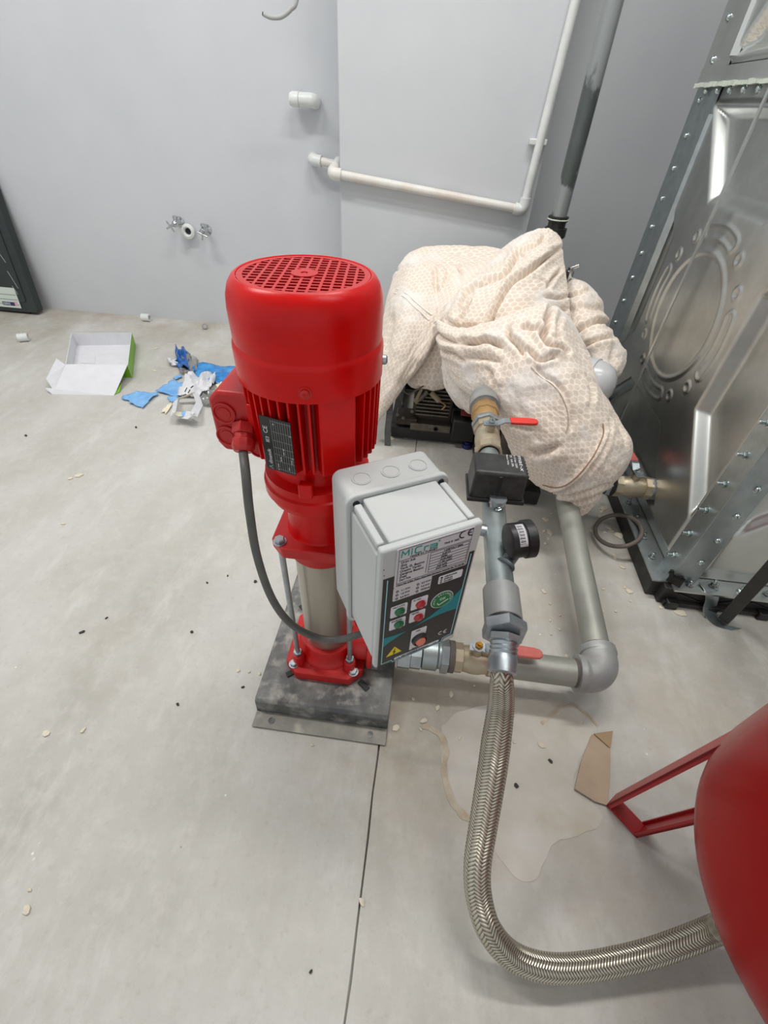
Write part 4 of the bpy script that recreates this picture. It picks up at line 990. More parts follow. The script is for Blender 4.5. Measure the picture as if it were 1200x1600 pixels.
text('zalez', lb, pB + ux_ * .182 + lv * .034 + nv * .0057, -ux_, lv, .022, m_paperwhite)
for (a, b, c_, d_2) in ((.10, .30, .075, .24), (.085, .20, .06, .12), (.09, .13, .075, .09)):
    q0, q1 = pB + ux_ * a + lv * b + nv * .005, pB + ux_ * c_ + lv * d_2 + nv * .005
    MB().tube([q0, q1], .0009, 6).build('scratch', mat('scratch_white', (190, 194, 192), .6), case)
MB().box((-2.45, 2.34, .005), (.5, .05, .01)).build('foot_strip', m_rubber, case)

# ------------------------------------------------------------------ engine pump set under the quilt
en = thing('engine_pump_set', (.2, 1.65, 0), 'dark engine-driven pump on a black frame, hidden under the beige quilt', 'engine')
MB().box((.19, 1.47, .03), (.60, .03, .045)).build('front_rail', m_blackmetal, en, bevel=.003)
MB().box((.19, 1.86, .03), (.60, .03, .045)).build('rear_rail', m_blackmetal, en, bevel=.003)
for x in (-.10, .48): MB().box((x, 1.665, .03), (.03, .36, .045)).build('side_rail', m_blackmetal, en)
lgp = spline([onz(606, 694, .0), ony(606, 672, 1.425), ony(609, 645, 1.43), ony(612, 615, 1.45), Vector((-.085, 1.50, .33))], 5)
mb = MB()
for a, b in zip(lgp[:-1], lgp[1:]): mb.slab([a + X * .011, a - X * .011, b - X * .011, b + X * .011], .012)
mb.build('front_strut', mat('grey_strut', (84, 86, 88), .5, .3, c2=(110, 110, 108), nscale=20), en)
MB().cyl((.47, 1.48, .03), (.44, 1.55, .33), .014).build('front_strut', m_blackmetal, en)
for x in (-.10, .46): MB().cyl((x * .8, 1.84, .03), (x * .8, 1.84, .34), .014).build('rear_post', m_blackmetal, en)
MB().box((.18, 1.74, .40), (.34, .28, .02)).build('top_cowl', m_blackmetal, en, bevel=.006)
MB().box((.19, 1.74, .22), (.40, .22, .34)).build('engine_block', m_rubber, en, bevel=.02)
blk = MB().box((.035, 1.52, .145), (.145, .07, .15)).build('cylinder_block', m_engine, en, bevel=.004)
for k in range(8): MB().box((.035, 1.482, .105 + k * .014), (.12, .02, .005)).build('cylinder_fin', m_engine2, blk)
ft_ = MB().box((.035, 1.478, .062), (.15, .05, .03)).build('mounting_foot', m_engine2, en, bevel=.003)
MB().lathe((.055, 1.452, .062), (0, -1, 0), [(.009, 0), (.009, .002), (.006, .002), (.005, 0)], 16).build('bolt_hole', m_rubber, ft_)
MB().box((.155, 1.47, .075), (.085, .08, .085)).build('battery_box', m_rubber, en, bevel=.006)
MB().box((.16, 1.46, .15), (.05, .06, .02)).build('red_terminal_cover', mat('dull_red', (110, 30, 30), .6), en)
for i, (p, q) in enumerate(((ony(656, 622, 1.46), ony(648, 628, 1.45)), (ony(668, 612, 1.46), ony(656, 624, 1.45)), (ony(674, 614, 1.45), ony(686, 626, 1.45)), (ony(660, 606, 1.47), ony(650, 626, 1.44)))):
    MB().cyl(p, q, .009 if i < 3 else .006, .010 if i < 3 else .006, seg=10).build('wire_connector', m_wire if i != 1 else m_engine2, en)
for pts in (((628, 602), (632, 612), (640, 616), (650, 610), (662, 603)), ((622, 606), (626, 618), (629, 632)), ((672, 606), (680, 604), (690, 602)), ((686, 626), (692, 630), (696, 634), (690, 640))):
    MB().tube(spline([ony(a, b, 1.455) for a, b in pts], 4), .0028, 8).build('wire', m_gasket if len(pts) != 4 else m_bronze, en)
for (a, b) in ((621, 648), (630, 653), (644, 643)): MB().hexn(ony(a, b, 1.46), ony(a, b, 1.452), .007).build('bolt', m_engine2, en)
MB().box((-.055, 1.50, .075), (.08, .08, .03)).build('sump', m_engine, en, bevel=.004)
cn = ony(964, 606, 1.22)
MB().lathe(cn + Vector((-.13, .09, -.02)), Vector((.8, -.55, .12)), [(.03, 0), (.058, .01), (.064, .03), (.064, .088), (.066, .09), (.066, .094), (.062, .096), (.058, .118), (.046, .138), (.026, .150), (0, .154)], 36).build('grey_canister', m_canister, en)
tp = ony(889, 428, 1.70)
MB().lathe(tp - up3 * .13, up3, [(.009, 0), (.009, .12), (.015, .122), (.015, .140), (.009, .142), (.009, .150)], 12).build('bleed_tap', m_chrome, en)
MB().cyl(tp + Vector((-.004, 0, .014)), tp + Vector((.022, -.01, .030)), .0055, seg=10).build('tap_lever', m_chrome, en)
MB().cyl((.275, 1.17, .12), (.262, 1.157, .285), .030).build('pump_discharge', m_engine, en)
MB().lathe((.30, 1.16, .08), (0, 1, 0), [(.05, 0), (.09, .02), (.11, .06), (.11, .14), (.08, .2), (.06, .32)], 28).build('pump_casing', m_engine, en)
MB().box((.30, 1.3, .03), (.2, .3, .05)).build('pump_foot', m_blackmetal, en)

# ------------------------------------------------------------------ quilt
def catmull(p0, p1, p2, p3, t):
    return 0.5 * ((2 * p1) + (p2 - p0) * t + (2 * p0 - 5 * p1 + 4 * p2 - p3) * t * t + (-p0 + 3 * p1 - 3 * p2 + p3) * t ** 3)
def ext(L_): return [L_[0] * 2 - L_[1]] + list(L_) + [L_[-1] * 2 - L_[-2]]
def ev(line, t):
    n = len(line) - 1; i = min(int(t * n), n - 1); f = t * n - i; q = ext(line); return catmull(q[i], q[i + 1], q[i + 2], q[i + 3], f)
import numpy as np
def topx(p):
    d = p - EYE; c = Vector((_X.x * d.x + _Y.x * d.y + _Z.x * d.z, _X.y * d.x + _Y.y * d.y + _Z.y * d.z, _X.z * d.x + _Y.z * d.y + _Z.z * d.z))
    return (600 + FPX * c.x / c.z, 800 + FPX * c.y / c.z)
def crease_field(pts, creases):
    """pressed creases with swollen cloth beside them: (polyline, width, depth, swelling left of the line, swelling right of it)"""
    q = np.array(pts); out = np.zeros(len(q))
    for poly, w_, dep, sl_, sr_ in creases:
        w_ *= .85; dep *= 1.35
        poly = np.array(spline([(a, b, 0) for a, b in poly], 4))[:, :2] if len(poly) > 2 else np.array(poly, float)
        best = np.full(len(q), 1e9); side = np.zeros(len(q)); along = np.zeros(len(q)); m_ = len(poly) - 1
        for i in range(m_):
            a, b = poly[i], poly[i + 1]; e_ = b - a; l2 = max(1e-9, (e_ ** 2).sum())
            t_ = np.clip(((q - a) @ e_) / l2, 0, 1); v_ = q - (a + t_[:, None] * e_); d_ = np.hypot(v_[:, 0], v_[:, 1])
            s_ = np.sign(e_[0] * (q[:, 1] - a[1]) - e_[1] * (q[:, 0] - a[0]))
            k = d_ < best; best[k] = d_[k]; side[k] = s_[k]; along[k] = (i + t_[k]) / m_
        fade = np.clip(np.minimum(along, 1 - along) * 5 + .25, 0, 1)
        sw = np.where(side < 0, sl_, sr_)
        out += fade * (-dep * np.exp(-(best / w_) ** 2) + sw * np.exp(-((best - 2.6 * w_) / (2.2 * w_)) ** 2))
    return out
QV, QF, QUV = [], [], []
def sheet(rows, nu, nv, seed, puff=.012, wr=.006, dirs=((3.0, 1.0),), uvs=(1, 1), uvoff=0.0, folds=(), creases=()):
    G = [[Vector(c) for c in r] for r in rows]; V = []
    for j in range(nv + 1):
        v = j / nv; 
        cols = [[r[c] for r in G] for c in range(len(G[0]))]
        ln_ = [ev(c, v) for c in cols]
        V.append([ev(ln_, i / nu) for i in range(nu + 1)])
    # normals
    Nn = [[None] * (nu + 1) for _ in range(nv + 1)]
    for j in range(nv + 1):
        for i in range(nu + 1):
            a = V[j][min(i + 1, nu)] - V[j][max(i - 1, 0)]; b = V[min(j + 1, nv)][i] - V[max(j - 1, 0)][i]
            n_ = b.cross(a)
            Nn[j][i] = n_.normalized() if n_.length > 1e-9 else Vector((0, -1, 0))
    ul = sum((V[nv // 2][i + 1] - V[nv // 2][i]).length for i in range(nu)); vl = sum((V[j + 1][nu // 2] - V[j][nu // 2]).length for j in range(nv))
    k = len(QV)
    cf = crease_field([topx(V[j][i]) for j in range(nv + 1) for i in range(nu + 1)], creases) if creases else np.zeros((nv + 1) * (nu + 1))
    for j in range(nv + 1):
        for i in range(nu + 1):
            u, v = i / nu, j / nv; edge = min(1, min(u, 1 - u, v, 1 - v) * 9)
            d = puff * math.sqrt(max(0, min(1, min(u, 1 - u) * 5))) * math.sqrt(max(0, min(1, min(v, 1 - v) * 5)))
            for (fu, fv) in dirs:
                q = noise.noise(Vector((u * ul * fu * 6 + seed, v * vl * fv * 6, seed * 1.7)))
                d += wr * (1 - 2.2 * abs(q)) * edge
            d += .0035 * noise.noise(Vector((u * ul * 34, v * vl * 30, seed))) * edge + .0014 * noise.noise(Vector((u * ul * 90, v * vl * 90, seed))) * edge
            for (a0, b0, a1, b1, w_, h_) in folds:      # creases between uv points
                p, q2, x = Vector((a0, b0)), Vector((a1, b1)), Vector((u, v)); e_ = q2 - p
                t_ = max(0, min(1, (x - p).dot(e_) / e_.length_squared)); dist = ((x - p - e_ * t_) * 1.0)
                dist = math.hypot(dist.x * ul, dist.y * vl)
                fade = min(1, 4 * min(t_, 1 - t_) + .35)
                d -= h_ * math.exp(-(dist / w_) ** 2) * fade
            d += float(cf[j * (nu + 1) + i])
            QV.append(V[j][i] + Nn[j][i] * d); QUV.append((uvoff + u * ul, v * vl + seed))
    for j in range(nv):
        for i in range(nu):
            a = k + j * (nu + 1) + i; QF.append((a, a + nu + 1, a + nu + 2, a + 1))
def P(*l): return [ony(a, b, y) for a, b, y in l]
# back and left drape over the machine
sheet([[Vector((-.20, 1.95, .24)), Vector((-.08, 2.0, .30)), Vector((.02, 2.02, .32)), Vector((.20, 2.0, .34))],
       P((612, 448, 1.88), (648, 403, 1.92), (700, 398, 1.93), (790, 397, 1.92)),
       P((604, 482, 1.74), (634, 430, 1.77), (690, 416, 1.78), (790, 412, 1.80)),
       P((598, 520, 1.62), (636, 446, 1.64), (688, 440, 1.64), (752, 425, 1.68)),
       P((594, 560, 1.53), (634, 490, 1.53), (680, 478, 1.53), (728, 452, 1.56)),
       P((590, 605, 1.46), (624, 550, 1.45), (660, 535, 1.46), (702, 500, 1.48)),
       P((586, 650, 1.42), (605, 620, 1.40), (638, 582, 1.42), (676, 540, 1.45)),
       P((582, 672, 1.42), (598, 650, 1.41), (618, 618, 1.42), (660, 566, 1.45))], 90, 130, 1.3, puff=.020, wr=.004, dirs=((1.2, .7),),
      creases=(([(622, 428), (645, 424), (667, 427), (677, 432), (694, 424), (709, 420), (716, 426), (726, 446)], 3.2, .017, .0, .013), ([(677, 432), (680, 448), (684, 468)], 4, .010, .005, .005),
               ([(702, 436), (698, 450), (694, 464)], 3, .008, .004, .003), ([(622, 495), (616, 520), (608, 560)], 7, .012, .006, .004), ([(690, 402), (720, 404), (745, 410)], 3, .005, .003, .003), ([(655, 560), (640, 580), (620, 606)], 6, .006, .004, 0)))
# tucked flap between the left drape and the front lobe
sheet([P((664, 515, 1.52), (682, 500, 1.50), (700, 500, 1.48)), P((655, 545, 1.52), (680, 535, 1.48), (704, 530, 1.46)),
       P((642, 578, 1.51), (672, 568, 1.47), (702, 565, 1.45)), P((634, 592, 1.51), (666, 598, 1.47), (698, 600, 1.45)), P((640, 594, 1.54), (668, 603, 1.50), (698, 604, 1.48))], 24, 30, 4.1, puff=.016, wr=.006)
# lower corner with white piping
sheet([P((690, 558, 1.42), (710, 562, 1.40), (728, 570, 1.38)), P((691, 580, 1.41), (715, 586, 1.38), (742, 590, 1.36)), P((696, 602, 1.41), (720, 610, 1.36), (748, 612, 1.33)),
       P((712, 622, 1.40), (730, 632, 1.35), (752, 636, 1.30)), P((725, 636, 1.41), (738, 646, 1.37), (752, 650, 1.33))], 22, 26, 6.2, puff=.012, wr=.007)
# central bunch rising to the peak
sheet([P((768, 414, 1.84), (802, 392, 1.86), (832, 376, 1.88), (856, 372, 1.88), (878, 384, 1.84)),
       P((756, 420, 1.76), (796, 388, 1.76), (828, 370, 1.77), (853, 366, 1.77), (877, 378, 1.76)),
       P((738, 434, 1.66), (778, 420, 1.62), (815, 405, 1.62), (846, 396, 1.63), (881, 408, 1.69)),
       P((714, 456, 1.56), (746, 456, 1.49), (788, 446, 1.47), (828, 438, 1.49), (886, 440, 1.60)),
       P((694, 485, 1.48), (722, 496, 1.41), (764, 492, 1.38), (812, 482, 1.38), (890, 478, 1.52)),
       P((686, 515, 1.46), (715, 534, 1.38), (765, 534, 1.34), (816, 525, 1.34), (894, 515, 1.46))], 120, 110, 8.7, puff=.014, wr=.004, dirs=((1.0, .35),),
      creases=(([(876, 388), (850, 408), (821, 434), (800, 452), (785, 475), (770, 505), (758, 530)], 2.6, .020, .005, .016), ([(814, 392), (806, 413), (790, 437), (760, 450), (738, 460), (728, 475), (718, 498)], 3.0, .020, .004, .014),
               ([(874, 424), (860, 438), (848, 456)], 2.4, .014, .008, .006), ([(850, 374), (838, 390), (812, 403)], 2.6, .012, .004, .008), ([(800, 402), (814, 406), (822, 412)], 2, .007, .003, .003), ([(742, 462), (734, 485), (722, 510)], 3, .012, .006, .006),
               ([(890, 462), (868, 470), (842, 468)], 2.6, .008, .005, .004), ([(862, 395), (845, 402), (835, 412)], 2.2, .007, .004, .003), ([(830, 440), (846, 448), (852, 460)], 2, .006, .003, .003), ([(888, 484), (862, 490), (835, 492)], 3, .010, .006, .004), ([(700, 500), (722, 512), (748, 510)], 3, .008, .005, .004)))
# right-hand lobe hanging towards the tank
sheet([P((874, 436, 1.80), (888, 434, 1.76), (904, 442, 1.78), (918, 462, 1.88)), P((878, 470, 1.66), (904, 458, 1.62), (926, 470, 1.66), (938, 492, 1.78)),
       P((884, 510, 1.54), (910, 500, 1.50), (936, 512, 1.53), (944, 530, 1.65)), P((900, 550, 1.46), (930, 534, 1.41), (956, 540, 1.44), (970, 552, 1.54)),
       P((920, 588, 1.38), (940, 574, 1.35), (962, 568, 1.38), (972, 562, 1.47)), P((934, 622, 1.31), (942, 612, 1.31), (950, 600, 1.34), (958, 592, 1.42))], 70, 100, 11.4, puff=.018, wr=.004, dirs=((.7, 1.2),),
      creases=(([(884, 474), (900, 468), (914, 462)], 3, .012, .006, .006), ([(902, 528), (914, 518), (930, 511), (942, 514)], 3.4, .018, .010, .008), ([(914, 552), (924, 541), (936, 536), (950, 535)], 3, .016, .008, .010), ([(906, 505), (904, 525), (908, 540)], 3, .010, .005, .005),
               ([(922, 562), (928, 576), (934, 592)], 3, .014, .006, .008), ([(896, 492), (912, 488), (932, 490)], 4, .008, .006, .004), ([(948, 552), (950, 575), (948, 600)], 3, .008, .004, .004)))
# front lobe
FRONT0 = len(QV)
sheet([P((682, 498, 1.46), (714, 530, 1.40), (768, 528, 1.36), (822, 512, 1.36), (858, 512, 1.38), (893, 512, 1.44)),
       P((683, 505, 1.43), (716, 522, 1.34), (766, 512, 1.28), (820, 492, 1.28), (856, 486, 1.32), (893, 500, 1.42)),
       P((686, 535, 1.40), (720, 550, 1.28), (770, 545, 1.20), (825, 530, 1.18), (872, 528, 1.22), (914, 542, 1.36)),
       P((696, 572, 1.35), (735, 588, 1.22), (780, 585, 1.13), (830, 575, 1.10), (886, 574, 1.13), (934, 590, 1.28)),
       P((718, 604, 1.27), (752, 612, 1.18), (795, 625, 1.08), (845, 625, 1.05), (902, 620, 1.07), (953, 630, 1.22)),
       P((757, 618, 1.22), (782, 645, 1.13), (825, 665, 1.04), (872, 670, 1.01), (924, 668, 1.04), (970, 664, 1.16)),
       P((790, 655, 1.19), (806, 688, 1.09), (845, 705, 1.01), (892, 715, .985), (938, 712, 1.01), (988, 694, 1.12)),
       P((800, 700, 1.16), (824, 730, 1.07), (860, 744, 1.01), (902, 755, .98), (944, 744, 1.01), (982, 724, 1.10)),
       P((822, 728, 1.14), (842, 750, 1.08), (872, 766, 1.03), (905, 799, 1.0), (930, 768, 1.03), (962, 746, 1.09)),
       P((840, 730, 1.20), (858, 745, 1.15), (880, 755, 1.10), (904, 770, 1.07), (926, 752, 1.10), (946, 735, 1.14))], 150, 190, 15.2, puff=.018, wr=.0035, dirs=((.9, 1.1),),
      creases=(([(726, 538), (750, 542), (768, 540), (790, 549)], 3.6, .020, .014, .010), ([(680, 516), (700, 530), (724, 541)], 3, .012, .006, .008), ([(690, 545), (715, 552), (735, 566)], 3, .010, .006, .006),
               ([(861, 482), (850, 498), (845, 516), (847, 531), (842, 540), (852, 553), (863, 554), (878, 558)], 3.0, .030, .012, .016), ([(797, 518), (800, 536), (811, 547), (820, 563)], 3.4, .018, .012, .008), ([(824, 556), (840, 571), (862, 566)], 2.6, .014, .008, .008),
               ([(814, 520), (832, 528), (842, 540)], 3, .014, .010, .006), ([(912, 548), (920, 567), (934, 592)], 3, .012, .006, .006), ([(942, 660), (943, 676), (936, 696), (927, 713), (913, 732), (898, 748), (882, 759), (866, 762), (846, 758)], 2.4, .011, .004, .008),
               ([(858, 768), (895, 765), (940, 750)], 2.6, .007, .004, .003), ([(872, 779), (905, 776), (940, 760)], 2.4, .006, .003, .003), ([(830, 574), (846, 590), (862, 600), (876, 616), (886, 640), (888, 662), (884, 676)], 2.4, .006, .003, .003),
               ([(770, 578), (778, 590), (784, 608)], 3, .009, .005, .003), ([(836, 700), (850, 702), (872, 694)], 5, .012, .005, .006), ([(800, 655), (820, 662), (838, 668)], 4, .007, .004, .004), ([(735, 560), (760, 562), (790, 570)], 3.4, .009, .006, .005), ([(868, 500), (862, 520), (866, 540)], 2.6, .009, .005, .005), ([(905, 590), (915, 615), (912, 640)], 3, .006, .004, .004), ([(950, 650), (966, 676), (972, 700)], 4, .007, .003, .004)))
def quilt_material():
    m = bpy.data.materials.new('honeycomb_quilt_fabric'); m.use_nodes = True; nt = m.node_tree; N = nt.nodes; L = nt.links
    b = N['Principled BSDF']; b.inputs['Roughness'].default_value = .85; b.inputs['Sheen Weight'].default_value = .25
    uv = N.new('ShaderNodeUVMap'); uv.uv_map = 'UVMap'
    wn = N.new('ShaderNodeTexNoise'); wn.inputs['Scale'].default_value = 60; L.new(uv.outputs[0], wn.inputs['Vector'])
    def vm(op, a, b_=None):
        k = N.new('ShaderNodeVectorMath'); k.operation = op
        for i, q in enumerate((a, b_)):
            if q is None: continue
            if isinstance(q, tuple): k.inputs[i].default_value = q
            else: L.new(q, k.inputs[i])
        return k.outputs
    def ma(op, a, b_=None):
        k = N.new('ShaderNodeMath'); k.operation = op
        for i, q in enumerate((a, b_)):
            if q is None: continue
            if isinstance(q, (int, float)): k.inputs[i].default_value = q
            else: L.new(q, k.inputs[i])
        return k.outputs[0]
    S = 1 / .0175
    p = vm('MULTIPLY', uv.outputs[0], (S, S, 0))[0]
    wob = vm('MULTIPLY', vm('SUBTRACT', wn.outputs['Color'], (.5, .5, .5))[0], (.35, .35, 0))[0]
    p = vm('ADD', p, wob)[0]
    r = (1.0, 1.7320508, 1.0); h = (.5, .8660254, .5)
    a = vm('SUBTRACT', vm('MODULO', vm('ADD', p, (400, 692.82, 0))[0], r)[0], h)[0]
    bb = vm('SUBTRACT', vm('MODULO', vm('ADD', p, (400.5, 693.686, 0))[0], r)[0], h)[0]
    def flat(v): return vm('MULTIPLY', v, (1, 1, 0))[0]
    a, bb = flat(a), flat(bb)
    la = vm('LENGTH', a)[1]; lb_ = vm('LENGTH', bb)[1]
    sel = ma('LESS_THAN', la, lb_)
    mx = N.new('ShaderNodeMix'); mx.data_type = 'VECTOR'; L.new(sel, mx.inputs[0]); L.new(bb, mx.inputs[4]); L.new(a, mx.inputs[5])
    g = vm('ABSOLUTE', mx.outputs[1])[0]
    hx = ma('MAXIMUM', vm('DOT_PRODUCT', g, (.5, .8660254, 0))[1], vm('DOT_PRODUCT', g, (1, 0, 0))[1])   # 0 centre .. .5 edge
    rp = N.new('ShaderNodeMapRange'); rp.inputs[1].default_value = .36; rp.inputs[2].default_value = .43; L.new(hx, rp.inputs[0])
    tc = N.new('ShaderNodeTexCoord')
    n1 = N.new('ShaderNodeTexNoise'); n1.inputs['Scale'].default_value = 7; n1.inputs['Detail'].default_value = 6; L.new(tc.outputs['Object'], n1.inputs['Vector'])
    m1 = N.new('ShaderNodeMapRange'); m1.inputs[1].default_value = .5; m1.inputs[2].default_value = .66; L.new(n1.outputs['Fac'], m1.inputs[0])
    n2 = N.new('ShaderNodeTexNoise'); n2.inputs['Scale'].default_value = 45; n2.inputs['Detail'].default_value = 6; L.new(tc.outputs['Object'], n2.inputs['Vector'])
    def mixc(f, c1, c2):
        x = N.new('ShaderNodeMix'); x.data_type = 'RGBA'
        if isinstance(f, float): x.inputs[0].default_value = f
        else: L.new(f, x.inputs[0])
        for i, c in ((6, c1), (7, c2)):
            if isinstance(c, tuple): x.inputs[i].default_value = lin(c)
            else: L.new(c, x.inputs[i])
        return x.outputs[2]
    cell = mixc(n2.outputs['Fac'], (214, 198, 182), (228, 213, 199))
    col = mixc(ma('MULTIPLY', rp.outputs[0], .7), cell, (250, 238, 224))
    col = mixc(ma('MULTIPLY', m1.outputs[0], .75), col, (232, 228, 224))
    L.new(col, b.inputs['Base Color'])
    bp = N.new('ShaderNodeBump'); bp.inputs['Strength'].default_value = .25; bp.inputs['Distance'].default_value = .002
    L.new(ma('ADD', ma('MULTIPLY', rp.outputs[0], -.4), n2.outputs['Fac']), bp.inputs['Height']); L.new(bp.outputs[0], b.inputs['Normal'])
    return m
me = bpy.data.meshes.new('quilt'); me.from_pydata([tuple(p) for p in QV], [], QF)
me.polygons.foreach_set('use_smooth', [True] * len(me.polygons))
ul_ = me.uv_layers.new(name='UVMap')
for l in me.loops: ul_.data[l.index].uv = QUV[l.vertex_index]
me.materials.append(quilt_material())
quilt = bpy.data.objects.new('quilt', me); COL.objects.link(quilt)
q_ = quilt.modifiers.new('thickness', 'SOLIDIFY'); q_.thickness = .016; q_.offset = -1
tag(quilt, 'crumpled beige honeycomb-patterned quilt thrown over the machine', 'quilt')
BV = BVHTree.FromPolygons([tuple(p) for p in QV], QF)
def onq(px_, py_, off=.0012):
    d = ray(px_, py_).normalized(); h_ = BV.ray_cast(EYE, d)
    return (h_[0] - d * off) if h_[0] is not None else ony(px_, py_, 1.2)
def qline(name, pts, r, m): MB().tube(spline([onq(a, b) for a, b in pts], 5), r, 8).build(name, m, quilt)
m_seam = mat('brown_seam', (150, 118, 96), .8); m_stitch = mat('tan_stitching', (186, 162, 142), .8); m_thread = mat('white_piping', (238, 232, 224), .7)
qline('torn_seam', [(942, 662), (943, 676), (936, 696), (927, 713), (913, 732), (898, 748), (882, 759), (866, 762), (848, 758)], .0017, m_seam)
qline('stitch_line', [(830, 574), (846, 590), (862, 600), (876, 616), (886, 640), (888, 662), (884, 676)], .0008, m_stitch)
qline('stripe', [(620, 451), (636, 459), (650, 472), (664, 484), (675, 492)], .0018, m_thread)
qline('stripe', [(615, 457), (632, 464), (646, 478), (658, 488), (670, 500)], .0018, m_thread)
qline('piping', [(690, 572), (695, 592), (700, 606), (712, 622)], .0022, m_thread)

# ------------------------------------------------------------------ things lying on the floor
# open carton
ct = thing('open_carton', onz(150, 590), 'opened white-lined carton with green outside, its lid flap on the floor', 'carton')
hT = .062
def Q(px_, py_, z=0.0): return onz(px_, py_, z)
tl0, tr0 = Q(103, 569, hT), Q(199, 570, hT)               # hinge at the front of the tray
bl0, br0 = Q(112, 521, hT), Q(205, 520, hT)               # back top edge
def fl0(p, z=.003): return Vector((p.x, p.y, z))
def pnl(name, pts, m, t_=.0022, parent=ct, lab=None): return MB().slab(pts, t_).build(name, m, parent, smooth=False)
inset = .012
pnl('tray_floor', [fl0(tl0), fl0(tr0), fl0(br0), fl0(bl0)], m_cartonw)
pnl('back_wall', [fl0(bl0), fl0(br0), br0, bl0], m_cartonw)
pnl('left_wall', [fl0(tl0), fl0(bl0), bl0, tl0], m_cartonw)
pnl('right_wall', [fl0(br0), fl0(tr0), tr0, br0], m_cartonw)
off = Vector((.0024, 0, 0))
gw = pnl('green_side', [fl0(br0) + off, fl0(tr0) + off, tr0 + off, br0 + off], m_cartong, .0008)
a_, b_ = fl0(tr0) + off, fl0(br0) + off
def gs(u_, z): return a_ + (b_ - a_) * u_ + up3 * z + Vector((.0006, 0, 0))
pnl('printed_sticker', [gs(.55, .02), gs(.98, .02), gs(.98, .058), gs(.55, .058)], m_sticker, .0006, gw)
pnl('printed_cross', [gs(.20, .016), gs(.36, .016), gs(.36, .040), gs(.20, .040)], m_ink, .0006, gw)
pnl('printed_mark', [gs(.10, .040), gs(.22, .040), gs(.22, .052), gs(.10, .052)], m_paperwhite, .0006, gw)
lf, rf = Q(84, 611, .004), Q(180, 614, .006)
lid = pnl('lid_flap', [tl0, lf, rf, tr0], m_cartonw)
pnl('lid_lip', [lf, Q(70, 606, .02), Q(82, 616, .001), Q(178, 618, .001), rf], m_cartonw)
pnl('side_flap', [tl0 + Vector((-.002, 0, -.004)), Q(88, 560, .055), Q(72, 592, .045), lf + Vector((0, 0, .002))], m_cartonw)
pnl('green_corner', [Q(180, 616, .002), Q(187, 612, .004), Q(190, 598, .02), Q(186, 600, .012)], m_cartong, .002)
pnl('front_wall', [fl0(tl0), fl0(tr0), tr0 - up3 * .002, tl0 - up3 * .002], m_cartong)
pnl('paper_slip', [Q(124, 567, .0045), Q(148, 568, .0045), Q(149, 556, .0045), Q(125, 555, .0045)], m_paper, .0008)
# crumpled sheets
def crumple(name, corners, n, amp, m, label, cat, seed, h=.01, group=None, thick=.0006, lift=0.004):
    """thin crumpled sheet between four floor pixels"""
    c = [onz(*q) if len(q) == 3 else onz(q[0], q[1], .004) for q in corners]; V = []; Fc = []
    for j in range(n + 1):
        for i in range(n + 1):
            u, v = i / n, j / n
            p = c[0] * (1 - u) * (1 - v) + c[1] * u * (1 - v) + c[2] * u * v + c[3] * (1 - u) * v
            k = noise.noise(Vector((u * 2.6 + seed, v * 2.6, seed))); k2 = noise.noise(Vector((u * 6 + seed, v * 6, seed * 2)))
            e_ = noise.noise(Vector((u * 5 + seed * 3, v * 5, 4)))
            edge = 1 if min(u, v, 1 - u, 1 - v) < .01 else 0
            V.append(p + Vector((e_ * .012 * edge, e_ * .010 * edge, max(-p.z + lift, h * (abs(k) * 1.6 + abs(k2) * .6) * amp))))
    for j in range(n):
        for i in range(n):
            q = j * (n + 1) + i; Fc.append((q, q + 1, q + n + 2, q + n + 1))
    o = MB().add(V, Fc).build(name, m, None, ang=22, solid=thick)
    return tag(o, label, cat, group)
wr_ = thing('blue_wrapper', onz(335, 585), 'long shiny blue plastic wrapper lying beside the red motor', 'wrapper')
def wadd(name, corners, n, amp, m, seed, h):
    o = crumple(name, corners, n, amp, m, '', 'x', seed, h); del o['label']; del o['category']; put(o, wr_); return o
wadd('printed_film', [(303, 572), (305, 597), (382, 606), (384, 576)], 16, 1.2, m_wrapblue, 2.2, .014)
wadd('foil_end', [(275, 549), (296, 552), (298, 583), (277, 578)], 10, 1.2, m_wrapdark, 5.1, .03)
wadd('clear_end', [(284, 556), (308, 560), (310, 584), (282, 586)], 10, 1.0, m_clear, 7.7, .02)
wadd('white_tube_end', [(262, 564), (276, 567), (278, 574), (264, 572)], 6, 1.0, m_paper, 1.7, .02)
crumple('torn_blue_leaflet', [(190, 622), (214, 613), (247, 616), (222, 639)], 10, 1.0, m_paperblue, 'small pale blue torn leaflet nearest the open carton', 'paper', 9.3, .010)
crumple('torn_blue_leaflet', [(243, 612), (268, 596), (294, 600), (280, 622)], 10, 1.0, m_paperblue, 'blue torn leaflet half under the white paper', 'paper', 11.3, .010)
crumple('torn_blue_scrap', [(263, 622), (280, 618), (278, 628), (265, 628)], 6, 1.0, m_paperblue, 'tiny blue paper scrap beside the cream card strip', 'paper', 12.7, .006)
crumple('blue_scrap', [(271, 590), (281, 586), (284, 590), (274, 594)], 5, 1.0, m_paperblue, 'tiny blue scrap below the blue wrapper', 'paper', 13.1, .006)
o = crumple('crumpled_paper', [(276, 622), (300, 592), (341, 592), (322, 622)], 14, 1.6, m_paper, 'large crumpled white paper with black print in the litter', 'paper', 3.9, .026)
crumple('cream_card_strip', [(252, 642), (266, 630), (271, 632), (259, 648)], 6, 1.0, m_creamp, 'narrow cream card strip at the left of the litter', 'card', 15.2, .006)
crumple('cream_card_scrap', [(336, 602), (352, 600), (355, 604), (340, 610)], 6, 1.0, m_creamp, 'cream card scrap against the crumpled paper', 'card', 16.8, .012)
crumple('teal_film', [(326, 633), (345, 618), (366, 606), (350, 628)], 8, 1.0, m_tealwrap, 'teal plastic film by the motor terminal box', 'film', 17.4, .008)
